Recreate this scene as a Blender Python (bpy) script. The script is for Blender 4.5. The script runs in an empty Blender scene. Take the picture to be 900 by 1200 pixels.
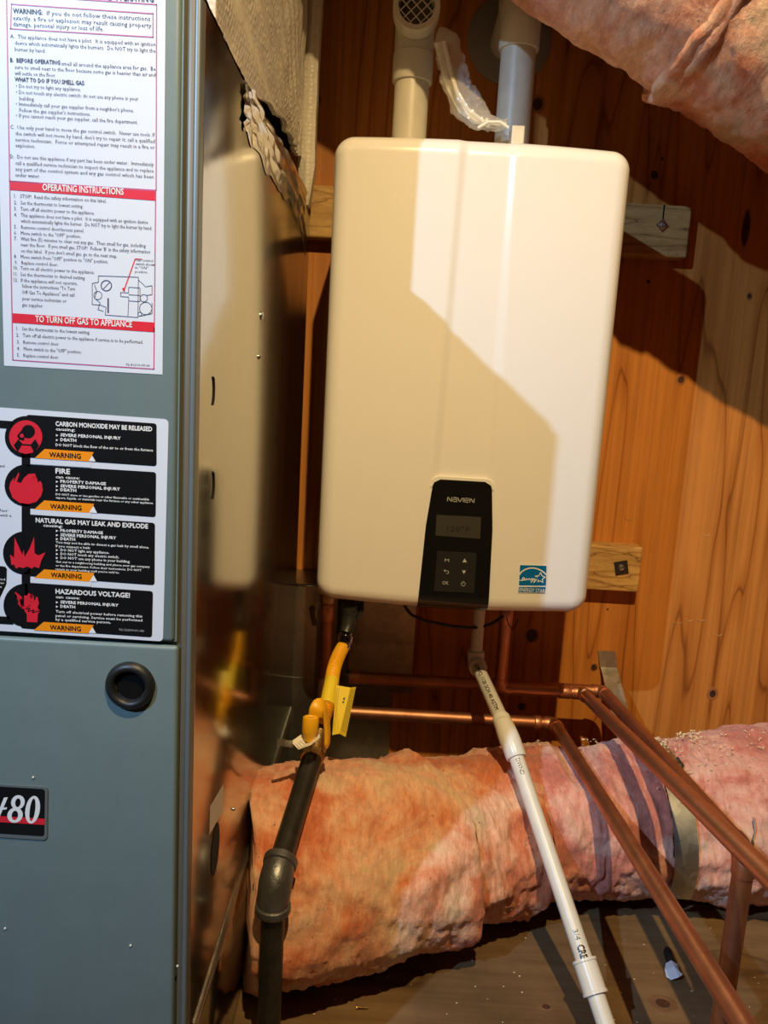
import bpy, bmesh, math, random
from mathutils import Vector, Matrix, noise
random.seed(7)
PI = math.pi
S = bpy.context.scene
COL = S.collection

# ------------------------------------------------------------ camera, light, exposure
PITCH, ROLL, EYE = math.radians(9.46), math.radians(3.24), 0.80
CF = Vector((0, math.cos(PITCH), -math.sin(PITCH)))
_u0 = Vector((0, math.sin(PITCH), math.cos(PITCH)))
CR = Vector((1, 0, 0)) * math.cos(ROLL) + _u0 * math.sin(ROLL)
CU = -Vector((1, 0, 0)) * math.sin(ROLL) + _u0 * math.cos(ROLL)
CC = Vector((0, 0, EYE))
cd = bpy.data.cameras.new('camera')
cam = bpy.data.objects.new('camera', cd); COL.objects.link(cam)
cd.sensor_fit = 'VERTICAL'; cd.sensor_height = 36; cd.sensor_width = 27; cd.lens = 27
cd.clip_start = .02
cam.matrix_world = Matrix(((CR.x, CU.x, -CF.x, CC.x), (CR.y, CU.y, -CF.y, CC.y), (CR.z, CU.z, -CF.z, CC.z), (0, 0, 0, 1)))
S.camera = cam

w = bpy.data.worlds.new('world'); S.world = w; w.use_nodes = True
w.node_tree.nodes['Background'].inputs[0].default_value = (.5, .42, .35, 1)
w.node_tree.nodes['Background'].inputs[1].default_value = .15

def lamp(name, kind, loc, power, color, radius, aim=None, size=None, blend=None):
    l = bpy.data.lights.new(name, kind); l.energy = power; l.color = color; l.shadow_soft_size = radius
    o = bpy.data.objects.new(name, l); COL.objects.link(o); o.location = loc
    if aim:
        o.rotation_euler = (Vector(aim) - Vector(loc)).to_track_quat('-Z', 'Y').to_euler()
        l.spot_size = math.radians(size); l.spot_blend = blend
    return o
# warm clamp lamp above the photographer, cool work light behind on the left
lamp('warm_clamp_lamp', 'SPOT', (.12, -.07, 1.94), 125, (1.0, .72, .34), .012, (.42, 1.20, .26), 86, 1.0)
lamp('cool_work_light', 'SPOT', (-1.06, -.60, 1.81), 140, (.42, .67, 1.0), .014, (-.02, 1.0, .28), 76, 1.0)
S.view_settings.view_transform = 'Standard'
S.view_settings.look = 'None'
S.view_settings.exposure = 0.0
S.view_settings.gamma = 1.0
S.view_settings.use_curve_mapping = False

# ------------------------------------------------------------ helpers
def ray(x, y): return CF * 900 + CR * (x - 450) + CU * (600 - y)
def at(x, y, Y):
    d = ray(x, y); return CC + d * (Y / d.y)
def atX(x, y, X):
    d = ray(x, y); return CC + d * (X / d.x)
def atZ(x, y, Z):
    d = ray(x, y); return CC + d * ((Z - EYE) / d.z)
WO = {}
def link(name, me, m, parent=None, smooth=False, auto=None):
    """mesh given in world coordinates; origin goes to its centre"""
    vs = [v.co for v in me.vertices]
    if vs:
        c = Vector([(min(v[i] for v in vs) + max(v[i] for v in vs)) / 2 for i in range(3)])
    else: c = Vector((0, 0, 0))
    me.transform(Matrix.Translation(-c))
    o = bpy.data.objects.new(name, me); COL.objects.link(o)
    if m:
        if isinstance(m, (list, tuple)):
            for q in m: me.materials.append(q)
        else: me.materials.append(m)
    o.location = c - (WO[parent.name] if parent else Vector((0, 0, 0)))
    if parent: o.parent = parent
    WO[o.name] = c
    if smooth:
        for p in me.polygons: p.use_smooth = True
        if auto:
            try: me.set_sharp_from_angle(angle=math.radians(auto))
            except Exception: pass
    me.update()
    return o
def obj(name, bm, m, parent=None, smooth=False, auto=35):
    me = bpy.data.meshes.new(name)
    bmesh.ops.recalc_face_normals(bm, faces=bm.faces[:])
    bm.to_mesh(me); bm.free()
    return link(name, me, m, parent, smooth, auto)
def tag(o, label, cat, group=None):
    o['label'] = label; o['category'] = cat
    if group: o['group'] = group
    return o
def thing(name, loc, label, cat, group=None):
    o = bpy.data.objects.new(name, None); COL.objects.link(o); o.location = loc
    o.empty_display_size = .05
    WO[o.name] = Vector(loc)
    return tag(o, label, cat, group)
def BM(): return bmesh.new()
def box(bm, x0, x1, y0, y1, z0, z1, bev=0, seg=2):
    r = bmesh.ops.create_cube(bm, size=1)
    vs = r['verts']
    for v in vs:
        v.co = Vector(((x0 + x1) / 2 + v.co.x * (x1 - x0), (y0 + y1) / 2 + v.co.y * (y1 - y0), (z0 + z1) / 2 + v.co.z * (z1 - z0)))
    if bev:
        es = list({e for v in vs for e in v.link_edges})
        bmesh.ops.bevel(bm, geom=es, offset=bev, segments=seg, affect='EDGES', profile=.5)
def tube(bm, pts, rad, n=24, caps=True, flat=None, up=None):
    """sweep along points; rad a number or a list; flat=(a,b) for an elliptic section"""
    pts = [Vector(p) for p in pts]; N = len(pts)
    if not isinstance(rad, (list, tuple)): rad = [rad] * N
    rings = []
    t0 = (pts[1] - pts[0]).normalized()
    ref = Vector(up) if up else (Vector((0, 0, 1)) if abs(t0.z) < .9 else Vector((1, 0, 0)))
    nrm = (ref - t0 * ref.dot(t0)).normalized()
    for i, p in enumerate(pts):
        if i == 0: t = (pts[1] - pts[0])
        elif i == N - 1: t = (pts[-1] - pts[-2])
        else:
            t = (pts[i + 1] - pts[i]).normalized() + (pts[i] - pts[i - 1]).normalized()
        if t.length < 1e-9: t = t0.copy()
        t.normalize()
        nrm = (nrm - t * nrm.dot(t))
        nrm = nrm.normalized() if nrm.length > 1e-6 else t.orthogonal().normalized()
        b = t.cross(nrm)
        a_, b_ = flat if flat else (1, 1)
        rings.append([bm.verts.new(p + nrm * (math.cos(k * 2 * PI / n) * rad[i] * a_) + b * (math.sin(k * 2 * PI / n) * rad[i] * b_)) for k in range(n)])
    for i in range(N - 1):
        for k in range(n):
            bm.faces.new((rings[i][k], rings[i][(k + 1) % n], rings[i + 1][(k + 1) % n], rings[i + 1][k]))
    if caps:
        bm.faces.new(rings[0][::-1]); bm.faces.new(rings[-1])
    return rings
def lathe(bm, c, ax, prof, n=32):
    """prof = [(distance along axis, radius)]; hollow forms fine"""
    c = Vector(c); ax = Vector(ax).normalized(); u = ax.orthogonal().normalized(); v = ax.cross(u)
    rings = []
    for d, r in prof:
        rings.append([bm.verts.new(c + ax * d + u * (r * math.cos(k * 2 * PI / n)) + v * (r * math.sin(k * 2 * PI / n))) for k in range(n)])
    for i in range(len(prof) - 1):
        for k in range(n):
            bm.faces.new((rings[i][k], rings[i][(k + 1) % n], rings[i + 1][(k + 1) % n], rings[i + 1][k]))
    if prof[0][1] > 1e-5: bm.faces.new(rings[0][::-1])
    if prof[-1][1] > 1e-5: bm.faces.new(rings[-1])
def bend(p0, p1, p2, r, n=8):
    """rounded corner points at p1"""
    p0, p1, p2 = Vector(p0), Vector(p1), Vector(p2)
    a = (p0 - p1).normalized(); b = (p2 - p1).normalized()
    A = p1 + a * r; B = p1 + b * r
    return [(A * (1 - t) ** 2 + p1 * 2 * t * (1 - t) + B * t * t) for t in [i / n for i in range(n + 1)]]
def path(pts, r, n=8):
    out = [Vector(pts[0])]
    for i in range(1, len(pts) - 1): out += bend(pts[i - 1], pts[i], pts[i + 1], r, n)
    return out + [Vector(pts[-1])]
def poly(bm, pts, th=None, nrm=(0, -1, 0)):
    vs = [bm.verts.new(p) for p in pts]
    f = bm.faces.new(vs)
    if th:
        r = bmesh.ops.extrude_face_region(bm, geom=[f])
        for v in [g for g in r['geom'] if isinstance(g, bmesh.types.BMVert)]: v.co += Vector(nrm) * th
    return f
def rrect(pts, r, n=5):
    """rounded polygon in the plane given by its corners"""
    out = []
    m = len(pts)
    for i in range(m):
        p0, p1, p2 = Vector(pts[i - 1]), Vector(pts[i]), Vector(pts[(i + 1) % m])
        out += bend(p0, p1, p2, min(r, (p0 - p1).length * .49, (p2 - p1).length * .49), n)
    return out
def fbm(p, sc, oct=4):
    return noise.fractal(Vector(p) * sc, .55, 2.1, oct)

# text: measured against the width it must fill
def text_bm(bm, s, p0, width, height=None, right=Vector((1, 0, 0)), up=Vector((0, 0, 1)), bold=0, shear=0, res=2):
    c = bpy.data.curves.new('t', 'FONT'); c.body = s; c.size = 1; c.offset = 0; c.shear = shear; c.resolution_u = res
    o = bpy.data.objects.new('t', c)
    me = bpy.data.meshes.new_from_object(o)
    if len(me.vertices):
        x0 = min(v.co.x for v in me.vertices); x1 = max(v.co.x for v in me.vertices)
        k = width / max(x1 - x0, 1e-6)
        h = height / .69 if height else k       # capital height of the built-in face is about .69
        rt = Vector(right).normalized(); u = Vector(up).normalized(); p0 = Vector(p0)
        nr = rt.cross(u); base = [v.co.copy() for v in me.vertices]
        strikes = [(0, 0)] if bold < .011 else [(-1, 0), (1, 0), (0, 1), (0, -1)]     # bold: struck several times, each a hair above the last
        for q, (sx, sy) in enumerate(strikes):
            for v, c0 in zip(me.vertices, base):
                v.co = p0 + rt * ((c0.x - x0 + sx * bold) * k) + u * ((c0.y + sy * bold) * h) + nr * (q * .00003)
            bm.from_mesh(me)
    bpy.data.objects.remove(o); bpy.data.curves.remove(c); bpy.data.meshes.remove(me)

# ------------------------------------------------------------ materials
def newmat(name):
    m = bpy.data.materials.new(name); m.use_nodes = True
    return m, m.node_tree.nodes, m.node_tree.links, m.node_tree.nodes['Principled BSDF']
def node(N, t, **kw):
    n = N.new(t)
    for k, v in kw.items():
        if k in n.inputs: n.inputs[k].default_value = v
        else: setattr(n, k, v)
    return n
def ramp(N, L, src, stops):
    r = N.new('ShaderNodeValToRGB'); e = r.color_ramp.elements
    while len(e) > 1: e.remove(e[-1])
    e[0].position = stops[0][0]; e[0].color = (*stops[0][1], 1)
    for p, c in stops[1:]:
        q = e.new(p); q.color = (*c, 1)
    L.new(src, r.inputs[0]); return r.outputs[0]
def coords(N, L, scale=(1, 1, 1), kind='Object'):
    g = N.new('ShaderNodeNewGeometry'); m = N.new('ShaderNodeMapping'); m.inputs['Scale'].default_value = scale
    L.new(g.outputs['Position'], m.inputs[0]); return m.outputs[0]
def plain(name, col, rough=.5, metal=0, bump=0, bscale=200, var=0, vscale=8, **kw):
    m, N, L, B = newmat(name)
    B.inputs['Base Color'].default_value = (*col, 1); B.inputs['Roughness'].default_value = rough; B.inputs['Metallic'].default_value = metal
    for k, v in kw.items(): B.inputs[k.replace('_', ' ')].default_value = v
    if var or bump: v3 = coords(N, L)
    if var:
        n = node(N, 'ShaderNodeTexNoise', Scale=vscale, Detail=5.0, Roughness=.6); L.new(v3, n.inputs['Vector'])
        c = ramp(N, L, n.outputs[0], [(.3, tuple(x * (1 - var) for x in col)), (.7, tuple(min(1, x * (1 + var * .6)) for x in col))])
        L.new(c, B.inputs['Base Color'])
    if bump:
        n = node(N, 'ShaderNodeTexNoise', Scale=bscale, Detail=3.0); L.new(v3, n.inputs['Vector'])
        b = node(N, 'ShaderNodeBump', Strength=bump, Distance=.001); L.new(n.outputs[0], b.inputs['Height']); L.new(b.outputs[0], B.inputs['Normal'])
    return m
def wood(name, light, mid, dark, scale=(9, 9, .9), k=9, rough=.55, patch=.5, spec=.3):
    """rotary-cut plywood face: contour lines of a stretched noise give cathedral grain"""
    m, N, L, B = newmat(name)
    v = coords(N, L, scale)
    n = node(N, 'ShaderNodeTexNoise', Scale=1.0, Detail=2.5, Roughness=.42, Distortion=.35); L.new(v, n.inputs['Vector'])
    mul = node(N, 'ShaderNodeMath', operation='MULTIPLY'); mul.inputs[1].default_value = k; L.new(n.outputs[0], mul.inputs[0])
    fr = node(N, 'ShaderNodeMath', operation='FRACT'); L.new(mul.outputs[0], fr.inputs[0])
    c1 = ramp(N, L, fr.outputs[0], [(0, mid), (.35, light), (.72, light), (.93, mid), (.975, dark), (1, mid)])
    v2 = coords(N, L, tuple(s * (14 if s > 3 else 2.5) for s in scale))
    n2 = node(N, 'ShaderNodeTexNoise', Scale=1.0, Detail=5.0, Roughness=.7); L.new(v2, n2.inputs['Vector'])
    mx = node(N, 'ShaderNodeMix', data_type='RGBA', blend_type='MULTIPLY'); mx.inputs[0].default_value = .75
    c2 = ramp(N, L, n2.outputs[0], [(.3, (.62, .58, .55)), (.6, (1, 1, 1))])
    L.new(c1, mx.inputs[6]); L.new(c2, mx.inputs[7])
    v3 = coords(N, L, (2.2, 2.2, 1.3)); n3 = node(N, 'ShaderNodeTexNoise', Scale=1.0, Detail=6.0, Roughness=.6); L.new(v3, n3.inputs['Vector'])
    c3 = ramp(N, L, n3.outputs[0], [(.35, (1 - patch * .5,) * 3), (.65, (1, 1, 1))])
    m2 = node(N, 'ShaderNodeMix', data_type='RGBA', blend_type='MULTIPLY'); m2.inputs[0].default_value = 1
    L.new(mx.outputs[2], m2.inputs[6]); L.new(c3, m2.inputs[7]); L.new(m2.outputs[2], B.inputs['Base Color'])
    b = node(N, 'ShaderNodeBump', Strength=.25, Distance=.001); L.new(n2.outputs[0], b.inputs['Height']); L.new(b.outputs[0], B.inputs['Normal'])
    B.inputs['Roughness'].default_value = rough; B.inputs['Specular IOR Level'].default_value = spec
    return m
def fibre(name, cols, seed=0):
    """pink glass-fibre batt"""
    m, N, L, B = newmat(name)
    v = coords(N, L, (1, 1, 1))
    a = node(N, 'ShaderNodeTexNoise', Scale=9.0, Detail=6.0, Roughness=.65, Distortion=.8, noise_dimensions='4D', W=seed * 3.1); L.new(v, a.inputs['Vector'])
    c = ramp(N, L, a.outputs[0], [(.32, tuple(q * .8 for q in cols[0])), (.42, cols[0]), (.49, cols[1]), (.56, cols[2]), (.64, cols[3]), (.74, cols[1])])
    s = node(N, 'ShaderNodeTexNoise', Scale=1.0, Detail=6.0, Roughness=.7, Distortion=.5)
    L.new(coords(N, L, (150, 45, 45)), s.inputs['Vector'])
    cs = ramp(N, L, s.outputs[0], [(.3, (.72, .66, .64)), (.62, (1.0, 1.0, 1.0))])
    mx = node(N, 'ShaderNodeMix', data_type='RGBA', blend_type='MULTIPLY'); mx.inputs[0].default_value = 1
    L.new(c, mx.inputs[6]); L.new(cs, mx.inputs[7])
    d = node(N, 'ShaderNodeTexVoronoi', Scale=34.0, Randomness=1.0); L.new(v, d.inputs['Vector'])
    cdv = ramp(N, L, d.outputs[0], [(.03, (.22, .14, .1)), (.075, (1, 1, 1))])
    m2 = node(N, 'ShaderNodeMix', data_type='RGBA', blend_type='MULTIPLY'); m2.inputs[0].default_value = .7
    L.new(mx.outputs[2], m2.inputs[6]); L.new(cdv, m2.inputs[7]); L.new(m2.outputs[2], B.inputs['Base Color'])
    h = node(N, 'ShaderNodeTexNoise', Scale=55.0, Detail=8.0, Roughness=.7); L.new(v, h.inputs['Vector'])
    ad = node(N, 'ShaderNodeMath', operation='ADD'); L.new(h.outputs[0], ad.inputs[0]); L.new(s.outputs[0], ad.inputs[1])
    b = node(N, 'ShaderNodeBump', Strength=.75, Distance=.004); L.new(ad.outputs[0], b.inputs['Height']); L.new(b.outputs[0], B.inputs['Normal'])
    B.inputs['Roughness'].default_value = .9; B.inputs['Specular IOR Level'].default_value = .15
    B.inputs['Sheen Weight'].default_value = .25
    return m
def galv(name, col=(.52, .52, .48), rough=.16, spangle=.35, streak=.12):
    m, N, L, B = newmat(name)
    v = coords(N, L, (1, 1, 1))
    a = node(N, 'ShaderNodeTexVoronoi', Scale=70.0, Randomness=1.0); L.new(v, a.inputs['Vector'])
    c = ramp(N, L, a.outputs['Color'], [(0, tuple(x * (1 - spangle * .5) for x in col)), (1, col)])
    s = node(N, 'ShaderNodeTexNoise', Scale=1.0, Detail=4.0); L.new(coords(N, L, (30, 30, 2)), s.inputs['Vector'])
    r = node(N, 'ShaderNodeMapRange'); r.inputs[3].default_value = max(.02, rough - streak * .5); r.inputs[4].default_value = rough + streak; L.new(s.outputs[0], r.inputs[0])
    L.new(r.outputs[0], B.inputs['Roughness']); L.new(c, B.inputs['Base Color']); B.inputs['Metallic'].default_value = 1
    b = node(N, 'ShaderNodeBump', Strength=.06, Distance=.002); L.new(s.outputs[0], b.inputs['Height']); L.new(b.outputs[0], B.inputs['Normal'])
    return m
M = dict(
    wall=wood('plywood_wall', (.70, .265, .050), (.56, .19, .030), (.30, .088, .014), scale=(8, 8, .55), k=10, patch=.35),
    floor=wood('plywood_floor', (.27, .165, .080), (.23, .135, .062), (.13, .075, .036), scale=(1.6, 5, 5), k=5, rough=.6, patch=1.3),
    board=wood('pine_board', (.78, .47, .16), (.60, .33, .10), (.20, .10, .035), scale=(5, 26, 26), k=7, rough=.6, patch=.8),
    roughwood=plain('rough_wood', (.34, .22, .13), .8, var=.3, vscale=4),
    floor_ring=plain('floor_knot_ring', (.17, .085, .040), .6, var=.3, vscale=60),
    knot=plain('knot', (.06, .022, .010), .7, var=.4, vscale=90),
    knot_ring=plain('knot_ring', (.42, .15, .035), .6, var=.3, vscale=60),
    white=plain('white_enamel', (.83, .80, .76), .22, Coat_Weight=.4, Coat_Roughness=.08, bump=.04, bscale=900),
    black=plain('black_gloss', (.008, .008, .008), .12),
    blackm=plain('black_matt', (.012, .012, .012), .45),
    lcd=plain('lcd_grey', (.050, .047, .038), .25),
    lcdtxt=plain('lcd_segments', (.022, .020, .017), .4),
    keypad=plain('keypad_grey', (.022, .021, .020), .3),
    print_grey=plain('print_grey', (.45, .45, .45), .4),
    print_white=plain('print_white', (.85, .85, .85), .4),
    paint=plain('furnace_paint', (.150, .205, .212), .42, bump=.12, bscale=1400, var=.05, vscale=30),
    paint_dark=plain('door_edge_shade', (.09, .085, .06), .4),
    cool_edge=plain('cabinet_flange', (.17, .20, .21), .42, .3),
    frame=plain('cabinet_frame', (.16, .135, .095), .45, .2),
    gap=plain('gap_black', (.004, .004, .004), .9),
    label=plain('label_paper', (.70, .735, .82), .35),
    ink=plain('ink_navy', (.05, .055, .12), .5),
    blk_print=plain('black_print', (.008, .008, .009), .3),
    red=plain('label_red', (.72, .022, .04), .35),
    magenta=plain('label_magenta', (.50, .10, .26), .4),
    orange=plain('label_orange', (.95, .30, .01), .35),
    side=galv('galvanised_side', (.52, .50, .44), .135, .08, .06),
    galv=galv('galvanised_sheet', (.50, .51, .47), .35, .5, .15),
    zinc=plain('zinc', (.55, .55, .52), .35, 1, var=.2, vscale=60),
    copper=plain('copper', (.68, .32, .18), .44, .95, var=.14, vscale=22),
    copperdk=plain('shaded_copper', (.52, .235, .13), .48, .95, var=.22, vscale=30),  # duller copper copy, darkened in colour for the pipes in shadow
    brass=plain('brass', (.50, .34, .14), .35, 1, var=.3, vscale=60),
    solder=plain('solder', (.62, .50, .42), .3, 1),
    iron=plain('black_iron', (.030, .027, .022), .36, .3, var=.5, vscale=60, bump=.3, bscale=300),
    castiron=plain('cast_fitting', (.16, .16, .165), .40, .75, bump=.5, bscale=260, var=.3, vscale=40),
    steel=plain('dark_steel', (.10, .095, .085), .4, .8),
    chrome=plain('chrome', (.45, .44, .42), .12, 1),
    yellow=plain('yellow_coating', (.90, .46, .012), .38, bump=.1, bscale=200),
    yellowtag=plain('yellow_tag', (.82, .62, .03), .42),
    pvc=plain('pvc_white', (.72, .70, .64), .35, var=.06, vscale=40),
    pvcfit=plain('pvc_fitting', (.74, .72, .67), .28),
    vent=plain('vent_pvc', (.62, .57, .46), .4, var=.12, vscale=30),
    vent2=plain('vent_disc', (.30, .28, .25), .5),
    mesh=plain('screen_grey', (.12, .115, .10), .5),
    sticker_blue=plain('sticker_blue', (.0, .145, .42), .3),
    pink=fibre('pink_fibre', [(.76, .33, .20), (.88, .48, .32), (.95, .61, .45), (.90, .68, .52)]),
    pink2=fibre('pink_fibre_rosy', [(.70, .24, .18), (.84, .41, .32), (.90, .52, .42), (.82, .58, .46)], 2),
    pink3=fibre('pink_fibre_orange', [(.72, .21, .09), (.84, .38, .21), (.90, .53, .34), (.76, .54, .32)], 4),
    strapz=galv('galvanised_strap', (.72, .70, .60), .42, .8, .2),
    wire=plain('steel_wire', (.3, .3, .32), .35, .9),
    shav=plain('wood_shaving', (.75, .62, .42), .7),
    paper=plain('tag_paper', (.72, .68, .60), .6),
    cloth=plain('white_strap', (.78, .74, .64), .5),
)
# bubble insulation and foil
def bubble():
    m, N, L, B = newmat('bubble_insulation')
    v = coords(N, L, (1, 1, 1))
    d = node(N, 'ShaderNodeTexVoronoi', Scale=150.0, Randomness=.35, feature='SMOOTH_F1'); L.new(v, d.inputs['Vector'])
    b = node(N, 'ShaderNodeBump', Strength=.55, Distance=.003, invert=True); L.new(d.outputs[0], b.inputs['Height']); L.new(b.outputs[0], B.inputs['Normal'])
    c = ramp(N, L, d.outputs[0], [(0, (.86, .80, .68)), (1, (.66, .58, .44))]); L.new(c, B.inputs['Base Color'])
    B.inputs['Metallic'].default_value = .1; B.inputs['Roughness'].default_value = .36
    return m
M['bubble'] = bubble()
M['foil'] = plain('foil_tape', (.62, .58, .55), .17, 1, bump=.5, bscale=60)
M['clear'] = plain('clear_film', (.80, .76, .68), .14, Alpha=.30, Coat_Weight=1.0, Coat_Roughness=.06, bump=1.0, bscale=55)

# ------------------------------------------------------------ the setting
WY = 1.47
def struct(name, bm, m, **k):
    o = obj(name, bm, m, **k); o['kind'] = 'structure'; return o
b = BM(); box(b, -1.7, 1.7, WY, WY + .02, -.02, 2.32); wall = struct('wall_back', b, M['wall'])
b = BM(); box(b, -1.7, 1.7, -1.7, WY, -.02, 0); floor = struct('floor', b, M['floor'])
b = BM(); box(b, -1.72, -1.7, -1.7, WY, 0, 2.3); struct('wall_left', b, M['roughwood'])
b = BM(); box(b, 1.7, 1.72, -1.7, WY, 0, 2.3); struct('wall_right', b, M['roughwood'])
b = BM(); box(b, -1.7, 1.7, -1.72, -1.7, 0, 2.3); struct('wall_front', b, M['roughwood'])
b = BM(); box(b, -1.7, 1.7, -1.7, WY, 2.3, 2.32); struct('ceiling', b, M['roughwood'])

def disc(bm, c, rx, rz, depth, plane='Y', n=18, wob=.12, seed=0):
    c = Vector(c); vs = []; vt = []
    for k in range(n):
        a = k * 2 * PI / n; q = 1 + wob * noise.noise(Vector((math.cos(a) * 1.3, math.sin(a) * 1.3, seed * 3.7)))
        if plane == 'Y':
            vs.append(bm.verts.new(c + Vector((rx * q * math.cos(a), 0, rz * q * math.sin(a)))))
            vt.append(bm.verts.new(c + Vector((rx * q * math.cos(a) * .9, -depth, rz * q * math.sin(a) * .9))))
        else:
            vs.append(bm.verts.new(c + Vector((rx * q * math.cos(a), rz * q * math.sin(a), 0))))
            vt.append(bm.verts.new(c + Vector((rx * q * math.cos(a) * .9, rz * q * math.sin(a) * .9, depth))))
    bm.faces.new(vt)
    for k in range(n): bm.faces.new((vs[k], vs[(k + 1) % n], vt[(k + 1) % n], vt[k]))
def knot(px, py, rx, rz, ring=1.8, seed=0, where=wall):
    if where is wall:
        c = at(px, py, WY); pl = 'Y'
    else:
        c = atZ(px, py, 0); pl = 'Z'
    b = BM(); disc(b, c, rx * ring, rz * ring, .0004, pl, seed=seed); obj('knot_ring', b, M['knot_ring'] if where is wall else M['floor_ring'], where)
    b = BM(); disc(b, c, rx, rz, .0008, pl, seed=seed + 1); obj('knot', b, M['knot'], where)
for i, (px, py, rx, rz, rg) in enumerate([(798, 445, .006, .007, 1.6), (767, 205, .007, .008, 1.5), (776, 186, .003, .004, 1.6), (874, 268, .007, .031, 1.25),
        (760, 330, .003, .003, 1.6), (835, 813, .007, .008, 1.7), (878, 347, .004, .005, 1.6), (373, 117, .004, .007, 1.5), (611, 828, .008, .008, 1.5),
        (696, 782, .006, .007, 1.4), (623, 745, .012, .014, 1.3), (603, 118, .005, .008, 1.4), (712, 714, .002, .002, 1.5), (630, 122, .009, .011, 1.5)]):
    knot(px, py, rx, rz, rg, i)
knot(777, 1176, .010, .008, 2.0, 31, floor)
knot(640, 1180, .006, .004, 1.6, 33, floor)
# hammer crescents pressed in the plywood
for px, py in ((795, 726), (808, 723), (821, 723), (842, 740), (737, 604), (828, 623)):
    b = BM(); c = at(px, py, WY - .0004); pts = []
    for k in range(9):
        a = -2.6 + k * .25; pts.append(c + Vector((.009 * math.cos(a), 0, .009 * math.sin(a))))
    tube(b, pts, .0008, 6); obj('hammer_mark', b, M['board'], wall)

# ------------------------------------------------------------ mounting boards
def bolt_head(px, py, parent, plate, rot=0, half=.012):
    c = at(px, py, 1.431)
    b = BM(); m4 = []
    for k in range(4):
        a = rot + PI / 4 + k * PI / 2; m4.append(c + Vector((half * 1.414 * math.cos(a), 0, half * 1.414 * math.sin(a))))
    poly(b, m4, .0016); w_ = obj('washer_plate', b, plate, parent)
    b = BM(); lathe(b, c + Vector((0, -.0016, 0)), (0, -1, 0), [(0, .0065), (.001, .0068), (.0035, .005), (.0042, .0022), (.003, .002), (.003, 0)], 12)
    obj('screw', b, M['zinc'], parent, smooth=True)
def board(name, x0, x1, z0, z1, label):
    t = thing(name, ((x0 + x1) / 2, WY, z0), label, 'board', 'boards screwed to the plywood')
    b = BM(); box(b, x0, x1, 1.4325, WY - .0005, z0, z1, .004, 3); o = obj('plank', b, M['board'], t)
    return t
q0, q1 = at(812, 242, 1.432), at(812, 303, 1.432)
t = board('mounting_board', -.26, q0.x, q1.z, q1.z + .089, 'pine board behind the top of the heater, with a star-headed screw at its right end')
bolt_head(776, 264, t, M['zinc'], .78, .008)
b = BM(); box(b, at(778, 250, 1.43).x - .0012, at(778, 250, 1.43).x + .0012, 1.4318, 1.434, q1.z + .062, q1.z + .0885); obj('crack', b, M['gap'], t)
q0, q1 = at(754, 644, 1.432), at(754, 695, 1.432)
t = board('mounting_board', -.075, q0.x, q1.z, q1.z + .089, 'knotty yellow pine board below the middle of the wall, with a square washer')
bolt_head(728, 665, t, M['steel'], .22, .0125)

# ------------------------------------------------------------ furnace
FX, FY, FZ0, FZ1, FB = -.151, .60, .193, 1.0685, 1.345
furn = thing('furnace', (-.42, .97, FZ0), 'grey-green upright gas furnace with warning labels and a shiny metal side', 'furnace')
XL = -.69
b = BM(); box(b, XL, FX, FY + .012, FB, FZ0, FZ1, .0025, 3); cab = obj('side_panel', b, M['side'], furn, smooth=True)
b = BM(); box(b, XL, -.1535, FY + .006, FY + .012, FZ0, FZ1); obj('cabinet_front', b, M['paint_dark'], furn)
b = BM(); box(b, -.1605, -.1550, FY + .0035, FY + .016, FZ0 + .001, FZ1 - .001, .0008, 2); obj('front_frame', b, M['frame'], furn, smooth=True)
b = BM(); box(b, -.1558, FX - .0002, FY + .001, FY + .016, FZ0 + .001, FZ1 - .001, .0017, 4); obj('corner_flange', b, M['cool_edge'], furn, smooth=True)
ZS = .5805
b = BM(); box(b, XL, -.1655, FY, FY + .006, ZS + .0016, FZ1 - .001, .0035, 4); box(b, XL, -.1640, FY + .003, FY + .006, ZS + .0016, FZ1 - .001); obj('upper_door', b, M['paint'], furn, smooth=True)
b = BM(); box(b, XL, -.1620, FY - .001, FY + .006, FZ0 + .002, ZS - .0016, .0035, 4); obj('lower_door', b, M['paint'], furn, smooth=True)
ldo = bpy.data.objects['lower_door']; udo = bpy.data.objects['upper_door']
# grommet
c = at(153, 803, FY - .001)
b = BM(); lathe(b, c, (0, -1, 0), [(0, .0205), (.003, .0200), (.0055, .0175), (.006, .0150), (.004, .0130), (-.0004, .0122), (-.0006, 0)], 40)
obj('grommet', b, M['blackm'], furn, smooth=True, auto=60)
b = BM(); lathe(b, c + Vector((0, -.0002, 0)), (0, -1, 0), [(0, .0120), (.0007, .0112), (.0003, .0), ], 32); obj('grommet_plug', b, M['black'], furn, smooth=True)

PL = FY - .0003            # plane of the label faces
def P(px, py, k=0, off=(0, 0)): return at(px / 3.75 + off[0], py / 3.75 + off[1], PL - k * .00022)
def flat(name, polys, m, parent, k, off):
    for pts in polys:
        b = BM(); poly(b, [P(x, y, k, off) for x, y in pts])
        bmesh.ops.triangulate(b, faces=b.faces[:]); obj(name, b, m, parent)
def lines(name, rows, m, parent, k, off, hpx, bold=0, **kw):
    for r in rows:
        b = BM(); x0, y0, x1, s = r[:4]; h = r[4] if len(r) > 4 else hpx; bo = r[5] if len(r) > 5 else bold
        p0 = P(x0, y0, k, off); p1 = P(x1, y0 + (x1 - x0) * .062, k, off)
        text_bm(b, s, p0, p1.x - p0.x, h / 3.75 / 900 * .64, bold=bo, **kw)
        obj(name, b, m, parent)
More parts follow.
